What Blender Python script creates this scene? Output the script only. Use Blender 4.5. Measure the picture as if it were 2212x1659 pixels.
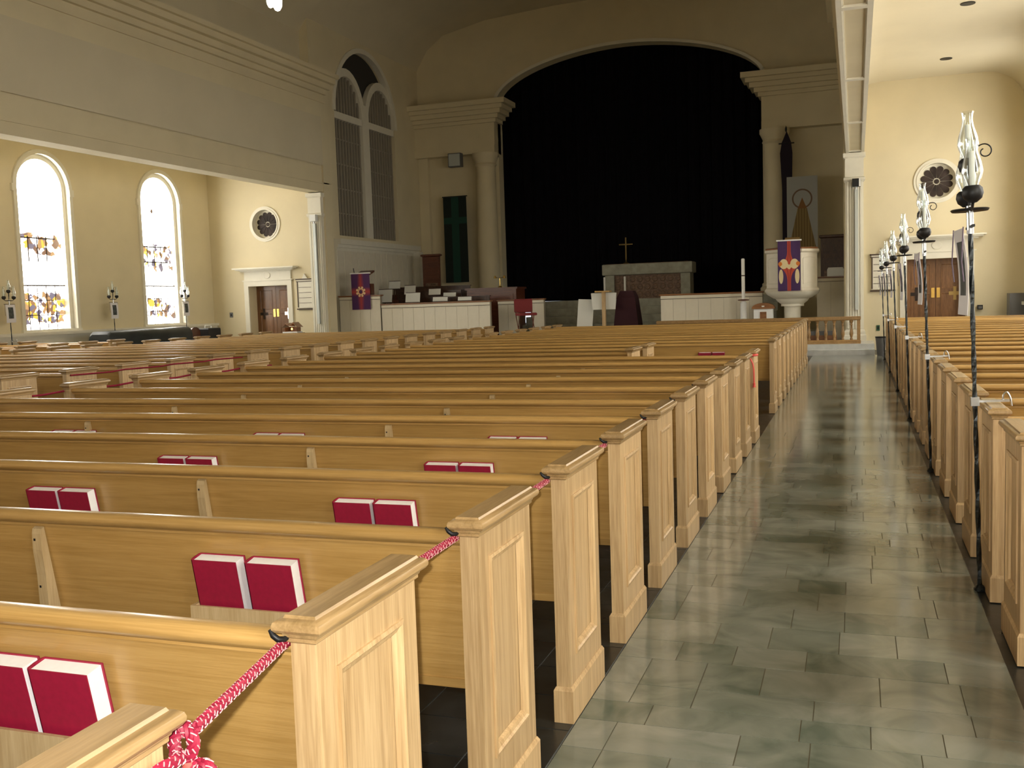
import bpy, bmesh, math, random
from mathutils import Vector, Matrix
from mathutils.geometry import tessellate_polygon

for o in list(bpy.data.objects):
    bpy.data.objects.remove(o)
SC = bpy.context.scene
COL = SC.collection

# ------------------------------------------------------------------ camera, world, lights, exposure
CAM_H = 1.5794
F_PX = 2154.7
FW = Vector((-0.325907, 0.941699, -0.083589))
RT = Vector((0.945396, 0.324314, -0.032360))
UP = Vector((0.003364, 0.089571, 0.995975))
cd = bpy.data.cameras.new('camera')
cd.sensor_fit = 'HORIZONTAL'
cd.sensor_width = 36.0
cd.lens = 36.0 * F_PX / 2212.0
cd.clip_start = 0.02
cd.clip_end = 200
cam = bpy.data.objects.new('camera', cd)
COL.objects.link(cam)
m3 = Matrix((RT, UP, -FW)).transposed()
cam.matrix_world = Matrix.Translation((0, 0, CAM_H)) @ m3.to_4x4()
SC.camera = cam

SC.view_settings.view_transform = 'Standard'
SC.view_settings.look = 'None'
SC.view_settings.gamma = 1.0
SC.view_settings.use_curve_mapping = False
SC.view_settings.exposure = 0.42

WIN_STRENGTH = 10.5          # daylight through the stained glass
world = bpy.data.worlds.new('world')
SC.world = world
world.use_nodes = True
world.node_tree.nodes['Background'].inputs[0].default_value = (0.85, 0.92, 1.0, 1)
world.node_tree.nodes['Background'].inputs[1].default_value = 1.0

fl = bpy.data.lights.new('camera_flash', 'POINT')      # the flash on the camera that took the picture
fl.energy = 225
fl.color = (1.0, 0.975, 0.93)
fl.shadow_soft_size = 0.02
flo = bpy.data.objects.new('camera_flash', fl)
COL.objects.link(flo)
flo.location = Vector((0, 0, CAM_H)) - RT * 0.055 + UP * 0.06

# ------------------------------------------------------------------ main measures (metres)
XL, XR = -1.0065, 0.6386         # faces of the pew ends along the marble aisle
S, YL, YR = 0.8964, 1.6747, 5.3778
XC = -7.79                       # axis of the church
WX0, WX1 = -19.5, 3.92           # outer side walls
YE = 27.3                        # end walls of the side aisles
YP = 35.7                        # proscenium wall
YB = -4.0                        # back wall

# ------------------------------------------------------------------ helpers
class MB:
    def __init__(s):
        s.v, s.f, s.m, s.cur = [], [], [], 0
    def add(s, vs, fs):
        b = len(s.v)
        s.v += [tuple(q) for q in vs]
        for f in fs:
            s.f.append([b + i for i in f]); s.m.append(s.cur)
        return s
    def box(s, x0, x1, y0, y1, z0, z1):
        vs = [(x, y, z) for x in (x0, x1) for y in (y0, y1) for z in (z0, z1)]
        return s.add(vs, [(0, 1, 3, 2), (4, 6, 7, 5), (0, 4, 5, 1), (2, 3, 7, 6), (0, 2, 6, 4), (1, 5, 7, 3)])
    def loft(s, rings, cap=True, closed=True):
        n = len(rings[0]); vs = [p for r in rings for p in r]; fs = []
        for k in range(len(rings) - 1):
            for i in range(n if closed else n - 1):
                j = (i + 1) % n
                fs.append((k * n + i, k * n + j, (k + 1) * n + j, (k + 1) * n + i))
        if cap:
            fs.append(tuple(range(n - 1, -1, -1)))
            fs.append(tuple((len(rings) - 1) * n + i for i in range(n)))
        return s.add(vs, fs)
    def rectloft(s, x0, x1, y0, y1, prof):
        return s.loft([[(x0 - o, y0 - o, z), (x1 + o, y0 - o, z), (x1 + o, y1 + o, z), (x0 - o, y1 + o, z)] for o, z in prof])
    def lathe(s, prof, n=12, c=(0, 0, 0), cap=True):
        return s.loft([[(c[0] + r * math.cos(2 * math.pi * i / n), c[1] + r * math.sin(2 * math.pi * i / n), c[2] + z) for i in range(n)] for r, z in prof], cap)
    def tube(s, pts, r, n=8, cap=True):
        pts = [Vector(p) for p in pts]; N = len(pts); rings = []
        up = Vector((0, 0, 1)); prev = None
        for i, p in enumerate(pts):
            t = (pts[min(i + 1, N - 1)] - pts[max(i - 1, 0)]).normalized()
            if prev is None:
                a = up if abs(t.z) < 0.9 else Vector((1, 0, 0))
                u = t.cross(a).normalized()
            else:
                u = (prev - t * prev.dot(t)).normalized()
            prev = u; w = t.cross(u)
            rr = r[i] if isinstance(r, (list, tuple)) else r
            rings.append([p + (u * math.cos(2 * math.pi * k / n) + w * math.sin(2 * math.pi * k / n)) * rr for k in range(n)])
        return s.loft(rings, cap)
    def prism(s, poly, axis, a0, a1):
        def P(q, a):
            return (a, q[0], q[1]) if axis == 'x' else ((q[0], a, q[1]) if axis == 'y' else (q[0], q[1], a))
        return s.loft([[P(q, a0) for q in poly], [P(q, a1) for q in poly]])
    def holes(s, outer, holes, fmap, d0, d1):
        """plate with holes; fmap(u, v, d) -> xyz"""
        loops = [outer] + holes
        flat = [q for l in loops for q in l]
        tris = tessellate_polygon([[Vector((q[0], q[1], 0)) for q in l] for l in loops])
        n = len(flat)
        vs = [fmap(q[0], q[1], d0) for q in flat] + [fmap(q[0], q[1], d1) for q in flat]
        fs = [tuple(t) for t in tris] + [tuple(n + i for i in reversed(t)) for t in tris]
        b = 0
        for l in loops:
            k = len(l)
            for i in range(k):
                j = (i + 1) % k
                fs.append((b + i, b + j, n + b + j, n + b + i))
            b += k
        return s.add(vs, fs)
    def mesh(s, name, mats, smooth=None):
        me = bpy.data.meshes.new(name)
        me.from_pydata(s.v, [], s.f)
        bm = bmesh.new(); bm.from_mesh(me)
        bmesh.ops.recalc_face_normals(bm, faces=bm.faces)
        bm.to_mesh(me); bm.free()
        for m in (mats if isinstance(mats, (list, tuple)) else [mats]):
            me.materials.append(m)
        me.polygons.foreach_set('material_index', s.m)
        if smooth:
            me.polygons.foreach_set('use_smooth', [True] * len(me.polygons))
            me.set_sharp_from_angle(angle=math.radians(smooth))
        me.update()
        return me
    def build(s, name, mats, parent=None, loc=None, smooth=None):
        return inst(name, s.mesh(name, mats, smooth), parent, loc)

def inst(name, me, parent=None, loc=None, rot=None):
    o = bpy.data.objects.new(name, me)
    COL.objects.link(o)
    if parent: o.parent = parent
    if loc is not None: o.location = loc
    if rot is not None: o.rotation_euler = rot
    return o

def tag(o, label=None, cat=None, group=None, kind=None):
    if label: o['label'] = label
    if cat: o['category'] = cat
    if group: o['group'] = group
    if kind: o['kind'] = kind
    return o

def thing(name, label, cat, loc=(0, 0, 0), rot=(0, 0, 0), group=None):
    o = bpy.data.objects.new(name, None)
    COL.objects.link(o)
    o.empty_display_size = 0.1
    o.location = loc; o.rotation_euler = rot
    return tag(o, label, cat, group)

def struct(o):
    return tag(o, kind='structure')

def sroot(name):
    o = bpy.data.objects.new(name, None); COL.objects.link(o); return struct(o)

ORD = ['zeroth', 'first', 'second', 'third', 'fourth', 'fifth', 'sixth', 'seventh', 'eighth', 'ninth', 'tenth', 'eleventh', 'twelfth',
       'thirteenth', 'fourteenth', 'fifteenth', 'sixteenth', 'seventeenth', 'eighteenth', 'nineteenth', 'twentieth',
       'twenty-first', 'twenty-second', 'twenty-third', 'twenty-fourth', 'twenty-fifth']

# ------------------------------------------------------------------ materials
def newmat(name):
    m = bpy.data.materials.new(name); m.use_nodes = True
    nt = m.node_tree; b = nt.nodes['Principled BSDF']
    return m, nt, b

def plain(name, col, rough=0.6, metal=0.0, var=0.0, scale=8.0, bump=0.0, spec=0.5):
    m, nt, b = newmat(name)
    b.inputs['Roughness'].default_value = rough
    b.inputs['Metallic'].default_value = metal
    b.inputs['Specular IOR Level'].default_value = spec
    b.inputs['Base Color'].default_value = (*col, 1)
    if var or bump:
        tc = nt.nodes.new('ShaderNodeTexCoord')
        nz = nt.nodes.new('ShaderNodeTexNoise'); nz.inputs['Scale'].default_value = scale; nz.inputs['Detail'].default_value = 5
        nt.links.new(tc.outputs['Object'], nz.inputs['Vector'])
        if var:
            cr = nt.nodes.new('ShaderNodeValToRGB')
            cr.color_ramp.elements[0].position = 0.3; cr.color_ramp.elements[1].position = 0.7
            cr.color_ramp.elements[0].color = (*[c * (1 - var) for c in col], 1)
            cr.color_ramp.elements[1].color = (*[min(1, c * (1 + var)) for c in col], 1)
            nt.links.new(nz.outputs['Fac'], cr.inputs['Fac']); nt.links.new(cr.outputs['Color'], b.inputs['Base Color'])
        if bump:
            bp = nt.nodes.new('ShaderNodeBump'); bp.inputs['Strength'].default_value = bump; bp.inputs['Distance'].default_value = 0.01
            nt.links.new(nz.outputs['Fac'], bp.inputs['Height']); nt.links.new(bp.outputs['Normal'], b.inputs['Normal'])
    return m

def wood(name, c0, c1, scale, rough=0.35, coat=0.0, rnd=0.12):
    """grain: noise squeezed along the long axis given by scale=(sx, sy, sz)"""
    m, nt, b = newmat(name)
    tc = nt.nodes.new('ShaderNodeTexCoord'); mp = nt.nodes.new('ShaderNodeMapping')
    mp.inputs['Scale'].default_value = scale
    oi = nt.nodes.new('ShaderNodeObjectInfo')
    ad = nt.nodes.new('ShaderNodeVectorMath'); ad.operation = 'ADD'
    ml = nt.nodes.new('ShaderNodeMath'); ml.operation = 'MULTIPLY'; ml.inputs[1].default_value = 37.0
    nt.links.new(oi.outputs['Random'], ml.inputs[0])
    nt.links.new(tc.outputs['Object'], ad.inputs[0]); nt.links.new(ml.outputs[0], ad.inputs[1])
    nt.links.new(ad.outputs[0], mp.inputs['Vector'])
    n1 = nt.nodes.new('ShaderNodeTexNoise'); n1.inputs['Scale'].default_value = 1.0; n1.inputs['Detail'].default_value = 6; n1.inputs['Distortion'].default_value = 0.8
    n2 = nt.nodes.new('ShaderNodeTexNoise'); n2.inputs['Scale'].default_value = 6.0; n2.inputs['Detail'].default_value = 3
    for n in (n1, n2): nt.links.new(mp.outputs['Vector'], n.inputs['Vector'])
    mx = nt.nodes.new('ShaderNodeMix'); mx.data_type = 'FLOAT'; mx.inputs['Factor'].default_value = 0.4
    nt.links.new(n1.outputs['Fac'], mx.inputs['A']); nt.links.new(n2.outputs['Fac'], mx.inputs['B'])
    cr = nt.nodes.new('ShaderNodeValToRGB')
    cr.color_ramp.elements[0].position = 0.36; cr.color_ramp.elements[1].position = 0.62
    cr.color_ramp.elements[0].color = (*c0, 1); cr.color_ramp.elements[1].color = (*c1, 1)
    nt.links.new(mx.outputs['Result'], cr.inputs['Fac'])
    hv = nt.nodes.new('ShaderNodeHueSaturation')
    mr = nt.nodes.new('ShaderNodeMapRange'); mr.inputs['To Min'].default_value = 1 - rnd; mr.inputs['To Max'].default_value = 1 + rnd
    nt.links.new(oi.outputs['Random'], mr.inputs['Value']); nt.links.new(mr.outputs['Result'], hv.inputs['Value'])
    nt.links.new(cr.outputs['Color'], hv.inputs['Color']); nt.links.new(hv.outputs['Color'], b.inputs['Base Color'])
    b.inputs['Roughness'].default_value = rough
    b.inputs['Coat Weight'].default_value = coat; b.inputs['Coat Roughness'].default_value = 0.15
    bp = nt.nodes.new('ShaderNodeBump'); bp.inputs['Strength'].default_value = 0.12; bp.inputs['Distance'].default_value = 0.003
    nt.links.new(n2.outputs['Fac'], bp.inputs['Height']); nt.links.new(bp.outputs['Normal'], b.inputs['Normal'])
    return m

def emis(name, col, strength):
    m, nt, b = newmat(name)
    b.inputs['Base Color'].default_value = (*col, 1)
    b.inputs['Emission Color'].default_value = (*col, 1)
    b.inputs['Emission Strength'].default_value = strength
    return m

OAK0, OAK1 = (0.375, 0.215, 0.060), (0.475, 0.290, 0.095)
M = {}
M['oak_x'] = wood('oak_long', OAK0, OAK1, (1.6, 45, 45), 0.34, 0.2)
M['oak_z'] = wood('oak_upright', (0.385, 0.245, 0.110), (0.58, 0.405, 0.21), (34, 34, 1.4), 0.42, 0.1)
M['oak_y'] = wood('oak_cap_shaded', (0.27, 0.17, 0.068), (0.42, 0.275, 0.125), (30, 2.0, 30), 0.33, 0.25)  # pew caps: dimness under the grazing flash is put into this darker oak
M['rail'] = wood('oak_rail', (0.39, 0.225, 0.065), (0.52, 0.32, 0.11), (1.2, 40, 40), 0.30, 0.25)
M['oak_mid'] = wood('oak_mid', (0.26, 0.145, 0.05), (0.38, 0.225, 0.085), (12, 12, 12), 0.4, 0.1)
M['oak_pale'] = wood('oak_pale', (0.44, 0.31, 0.15), (0.56, 0.42, 0.23), (30, 30, 2), 0.4, 0.1)
M['red_wood'] = wood('mahogany', (0.07, 0.018, 0.008), (0.15, 0.045, 0.02), (2, 20, 20), 0.35, 0.2)
M['dark_wood'] = wood('dark_oak', (0.030, 0.012, 0.006), (0.07, 0.03, 0.015), (14, 14, 2), 0.4, 0.1)
M['door_wood'] = wood('door_oak', (0.13, 0.055, 0.018), (0.24, 0.11, 0.04), (14, 14, 1.5), 0.4, 0.2)
M['cap_wood'] = wood('cap_oak', (0.16, 0.06, 0.02), (0.28, 0.12, 0.04), (2, 20, 20), 0.35, 0.2)
M['wall'] = plain('cream_plaster', (0.66, 0.575, 0.38), 0.75, var=0.04, scale=1.2, bump=0.06)
M['ceil'] = plain('ceiling_plaster', (0.62, 0.55, 0.39), 0.8, var=0.03, scale=1.0)
M['trim'] = plain('ivory_paint', (0.70, 0.66, 0.54), 0.5, var=0.03, scale=4)
M['board'] = plain('ivory_board', (0.66, 0.60, 0.47), 0.45, var=0.03, scale=6)
M['groove'] = plain('groove', (0.30, 0.26, 0.19), 0.8)
M['brown_line'] = plain('brown_paint', (0.06, 0.035, 0.02), 0.6)
M['black'] = plain('black_iron', (0.012, 0.012, 0.013), 0.45, 0.3)
M['iron'] = plain('wrought_iron', (0.035, 0.04, 0.042), 0.32, 0.8, var=0.3, scale=40, bump=0.4)
M['steel'] = plain('bright_steel', (0.5, 0.52, 0.54), 0.25, 1.0)
M['dark_brass'] = plain('dark_dull_brass', (0.16, 0.11, 0.035), 0.5, 0.8)  # darker, rougher brass for the altar cross
M['brass'] = plain('brass', (0.75, 0.52, 0.16), 0.25, 1.0)
M['white'] = plain('white_paint', (0.75, 0.75, 0.72), 0.5)
M['wax'] = plain('white_wax', (0.85, 0.84, 0.78), 0.5)
M['paper'] = plain('page_edges', (0.96, 0.96, 0.95), 0.7, var=0.02, scale=60)
M['sheet'] = plain('music_paper', (0.72, 0.71, 0.64), 0.7)
M['cover'] = plain('crimson_cloth', (0.30, 0.006, 0.035), 0.55, var=0.1, scale=60)
M['rope_red'] = plain('rope_red', (0.27, 0.006, 0.032), 0.6, var=0.25, scale=90)
M['rope_white'] = plain('rope_white', (0.72, 0.36, 0.36), 0.6)
M['coral'] = plain('coral_cloth', (0.75, 0.10, 0.08), 0.6)
M['purple_rib'] = plain('purple_ribbon', (0.30, 0.10, 0.42), 0.5)
M['curtain'] = plain('black_velvet', (0.0035, 0.003, 0.0042), 0.95, var=0.2, scale=3, spec=0.1)
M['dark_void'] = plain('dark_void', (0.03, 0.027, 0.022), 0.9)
M['slat'] = plain('organ_slat', (0.30, 0.265, 0.20), 0.6)
M['stone'] = plain('grey_stone', (0.29, 0.28, 0.21), 0.45, var=0.2, scale=5)
M['step'] = plain('white_marble_step', (0.55, 0.56, 0.54), 0.25, var=0.1, scale=6)
M['carve'] = plain('carved_brown', (0.17, 0.10, 0.06), 0.6, var=0.5, scale=14, bump=1.0)
M['rug'] = plain('maroon_cloth', (0.035, 0.006, 0.010), 0.9)
M['red_seat'] = plain('red_fabric', (0.20, 0.02, 0.02), 0.8)
M['cover_black'] = plain('black_vinyl', (0.012, 0.016, 0.016), 0.5, var=0.4, scale=3, bump=0.2)
M['grey_box'] = plain('grey_plastic', (0.12, 0.12, 0.12), 0.5)
M['pale_speaker'] = plain('pale_blue_metal', (0.50, 0.53, 0.50), 0.35, 0.2)
M['green_box'] = plain('green_plastic', (0.02, 0.10, 0.05), 0.5)
M['dark_glass'] = plain('dark_stained_glass', (0.035, 0.024, 0.020), 0.6, var=0.6, scale=5, spec=0.2)

def marble(name, c0, c1, c2, rough, brick=None, rnd=0.3):
    m, nt, b = newmat(name)
    tc = nt.nodes.new('ShaderNodeTexCoord'); oi = nt.nodes.new('ShaderNodeObjectInfo')
    ge = nt.nodes.new('ShaderNodeNewGeometry')
    n1 = nt.nodes.new('ShaderNodeTexNoise'); n1.inputs['Scale'].default_value = 3.0; n1.inputs['Detail'].default_value = 8; n1.inputs['Distortion'].default_value = 1.5
    nt.links.new(ge.outputs['Position'], n1.inputs['Vector'])
    ad = nt.nodes.new('ShaderNodeMath'); ad.operation = 'MULTIPLY_ADD'; ad.inputs[1].default_value = rnd; ad.inputs[2].default_value = -rnd * 0.5
    s2 = nt.nodes.new('ShaderNodeMath'); s2.operation = 'ADD'
    if brick:
        bk = nt.nodes.new('ShaderNodeTexBrick')
        bk.inputs['Scale'].default_value = 1.0; bk.inputs['Brick Width'].default_value = brick[0]; bk.inputs['Row Height'].default_value = brick[1]
        bk.inputs['Mortar Size'].default_value = 0.004; bk.inputs['Color1'].default_value = (0, 0, 0, 1); bk.inputs['Color2'].default_value = (1, 1, 1, 1)
        bk.inputs['Mortar'].default_value = (0.3, 0.3, 0.3, 1)
        nt.links.new(ge.outputs['Position'], bk.inputs['Vector']); nt.links.new(bk.outputs['Color'], ad.inputs[0])
    else:
        nt.links.new(oi.outputs['Random'], ad.inputs[0])
    nt.links.new(n1.outputs['Fac'], s2.inputs[0]); nt.links.new(ad.outputs[0], s2.inputs[1])
    cr = nt.nodes.new('ShaderNodeValToRGB')
    cr.color_ramp.elements[0].position = 0.25; cr.color_ramp.elements[1].position = 0.75
    cr.color_ramp.elements[0].color = (*c0, 1); cr.color_ramp.elements[1].color = (*c2, 1)
    e = cr.color_ramp.elements.new(0.5); e.color = (*c1, 1)
    nt.links.new(s2.outputs[0], cr.inputs['Fac'])
    nt.links.new(cr.outputs['Color'], b.inputs['Base Color'])
    n2 = nt.nodes.new('ShaderNodeTexNoise'); n2.inputs['Scale'].default_value = 14.0; n2.inputs['Detail'].default_value = 4
    nt.links.new(ge.outputs['Position'], n2.inputs['Vector'])
    mr = nt.nodes.new('ShaderNodeMapRange'); mr.inputs['To Min'].default_value = rough * 0.7; mr.inputs['To Max'].default_value = rough * 1.4
    nt.links.new(n2.outputs['Fac'], mr.inputs['Value']); nt.links.new(mr.outputs['Result'], b.inputs['Roughness'])
    return m

M['marble'] = marble('green_grey_marble', (0.105, 0.125, 0.095), (0.185, 0.195, 0.155), (0.255, 0.26, 0.215), 0.12)
M['marble_far'] = marble('green_grey_marble_laid', (0.12, 0.135, 0.105), (0.185, 0.195, 0.155), (0.24, 0.245, 0.205), 0.12, brick=(0.45, 0.29))
M['grout'] = plain('brown_grout', (0.11, 0.095, 0.055), 0.8)
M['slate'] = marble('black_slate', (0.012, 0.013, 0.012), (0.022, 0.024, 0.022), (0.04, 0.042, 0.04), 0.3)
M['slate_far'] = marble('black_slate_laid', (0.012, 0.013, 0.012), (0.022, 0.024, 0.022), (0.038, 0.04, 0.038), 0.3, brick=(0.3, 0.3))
M['slate_joint'] = plain('slate_joint', (0.09, 0.09, 0.085), 0.8)

def stained(name, seed, bands):
    """bright daylight through stained glass; darker coloured pieces inside the picture bands (z ranges)"""
    m, nt, b = newmat(name)
    N, L = nt.nodes, nt.links
    ge = N.new('ShaderNodeNewGeometry'); sp = N.new('ShaderNodeSeparateXYZ'); L.new(ge.outputs['Position'], sp.inputs[0])
    vo = N.new('ShaderNodeTexVoronoi'); vo.inputs['Scale'].default_value = 7.0
    mp = N.new('ShaderNodeMapping'); mp.inputs['Location'].default_value = (0, seed, seed * 0.37)
    L.new(ge.outputs['Position'], mp.inputs['Vector']); L.new(mp.outputs['Vector'], vo.inputs['Vector'])
    nz = N.new('ShaderNodeTexNoise'); nz.inputs['Scale'].default_value = 3.4; nz.inputs['Detail'].default_value = 5
    L.new(mp.outputs['Vector'], nz.inputs['Vector'])
    tot = None
    for z0, z1, w in bands:
        a = N.new('ShaderNodeMapRange'); a.interpolation_type = 'SMOOTHSTEP'; a.inputs['From Min'].default_value = z0 - 0.1; a.inputs['From Max'].default_value = z0 + 0.15
        c = N.new('ShaderNodeMapRange'); c.interpolation_type = 'SMOOTHSTEP'; c.inputs['From Min'].default_value = z1 + 0.1; c.inputs['From Max'].default_value = z1 - 0.15
        L.new(sp.outputs['Z'], a.inputs['Value']); L.new(sp.outputs['Z'], c.inputs['Value'])
        mu = N.new('ShaderNodeMath'); mu.operation = 'MULTIPLY'; L.new(a.outputs[0], mu.inputs[0]); L.new(c.outputs[0], mu.inputs[1])
        mw = N.new('ShaderNodeMath'); mw.operation = 'MULTIPLY'; mw.inputs[1].default_value = w; L.new(mu.outputs[0], mw.inputs[0])
        if tot is None: tot = mw
        else:
            ad = N.new('ShaderNodeMath'); ad.operation = 'MAXIMUM'; L.new(tot.outputs[0], ad.inputs[0]); L.new(mw.outputs[0], ad.inputs[1]); tot = ad
    ms = N.new('ShaderNodeMath'); ms.operation = 'MULTIPLY'; L.new(nz.outputs['Fac'], ms.inputs[0]); L.new(tot.outputs[0], ms.inputs[1])
    vd = N.new('ShaderNodeMath'); vd.operation = 'MULTIPLY_ADD'; vd.inputs[1].default_value = 0.25; L.new(vo.outputs['Color'], vd.inputs[0]); L.new(ms.outputs[0], vd.inputs[2])
    th = N.new('ShaderNodeMapRange'); th.interpolation_type = 'SMOOTHSTEP'; th.inputs['From Min'].default_value = 0.545; th.inputs['From Max'].default_value = 0.61
    L.new(vd.outputs[0], th.inputs['Value'])
    cr = N.new('ShaderNodeValToRGB'); cr.color_ramp.interpolation = 'CONSTANT'
    cols = [(0.9, 0.42, 0.02), (0.35, 0.16, 0.06), (1.0, 0.62, 0.06), (0.22, 0.10, 0.06), (0.16, 0.14, 0.22), (0.55, 0.30, 0.12)]
    cr.color_ramp.elements[0].color = (*cols[0], 1); cr.color_ramp.elements[1].position = 0.17; cr.color_ramp.elements[1].color = (*cols[1], 1)
    for i in range(2, 6):
        e = cr.color_ramp.elements.new(i / 6.0); e.color = (*cols[i], 1)
    L.new(vo.outputs['Color'], cr.inputs['Fac'])
    st = N.new('ShaderNodeMapRange'); st.inputs['To Min'].default_value = WIN_STRENGTH; st.inputs['To Max'].default_value = 0.9
    L.new(th.outputs[0], st.inputs['Value'])
    mx = N.new('ShaderNodeMix'); mx.data_type = 'RGBA'; mx.inputs['A'].default_value = (1.0, 0.97, 0.89, 1)
    L.new(th.outputs[0], mx.inputs['Factor']); L.new(cr.outputs['Color'], mx.inputs['B'])
    L.new(mx.outputs['Result'], b.inputs['Emission Color']); L.new(st.outputs[0], b.inputs['Emission Strength'])
    b.inputs['Base Color'].default_value = (0.2, 0.18, 0.15, 1)
    return m
M['stained_a'] = stained('stained_glass_a', 3.1, [(1.3, 2.25, 1.0), (3.05, 3.75, 0.95), (4.1, 4.5, 0.6)])
M['stained_b'] = stained('stained_glass_b', 8.7, [(1.3, 2.05, 0.9), (2.7, 3.65, 0.85)])
M['leading'] = plain('lead_bar', (0.06, 0.04, 0.03), 0.6)
M['lamp_glass'] = emis('lit_opal_glass', (1.0, 0.93, 0.78), 12.0)
M['daylit_glass'] = emis('daylit_cross_glass', (1.0, 0.97, 0.9), 4.0)
M['dim_glass'] = emis('dim_door_glass', (0.35, 0.22, 0.06), 0.15)
M['glow'] = emis('small_lamp', (1.0, 0.55, 0.12), 4.0)

def glassmat():
    m, nt, b = newmat('clear_glass')
    nt.nodes.remove(b)
    out = nt.nodes['Material Output']
    tr = nt.nodes.new('ShaderNodeBsdfTransparent'); tr.inputs[0].default_value = (0.95, 0.97, 0.97, 1)
    gl = nt.nodes.new('ShaderNodeBsdfGlossy'); gl.inputs['Roughness'].default_value = 0.12; gl.inputs[0].default_value = (1, 1, 1, 1)
    lw = nt.nodes.new('ShaderNodeLayerWeight'); lw.inputs['Blend'].default_value = 0.35
    mx = nt.nodes.new('ShaderNodeMixShader')
    nt.links.new(lw.outputs['Facing'], mx.inputs[0]); nt.links.new(tr.outputs[0], mx.inputs[1]); nt.links.new(gl.outputs[0], mx.inputs[2])
    nt.links.new(mx.outputs[0], out.inputs[0])
    return m
M['glass'] = glassmat()

# banners: woven designs (flat print on cloth), object coords x = across, z = up
def banner_mat(name, build):
    m, nt, b = newmat(name)
    N, L = nt.nodes, nt.links
    tc = N.new('ShaderNodeTexCoord'); sp = N.new('ShaderNodeSeparateXYZ'); L.new(tc.outputs['Object'], sp.inputs[0])
    b.inputs['Roughness'].default_value = 0.85
    def mth(op, a, c=None, d=None):
        n = N.new('ShaderNodeMath'); n.operation = op
        for i, q in enumerate((a, c, d)):
            if q is None: continue
            if isinstance(q, (int, float)): n.inputs[i].default_value = q
            else: L.new(q, n.inputs[i])
        return n.outputs[0]
    def mix(f, ca, cb):
        n = N.new('ShaderNodeMix'); n.data_type = 'RGBA'; L.new(f, n.inputs['Factor'])
        for k, q in (('A', ca), ('B', cb)):
            if isinstance(q, tuple): n.inputs[k].default_value = (*q, 1)
            else: L.new(q, n.inputs[k])
        return n.outputs['Result']
    L.new(build(sp.outputs['X'], sp.outputs['Z'], mth, mix), b.inputs['Base Color'])
    return m

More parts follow.
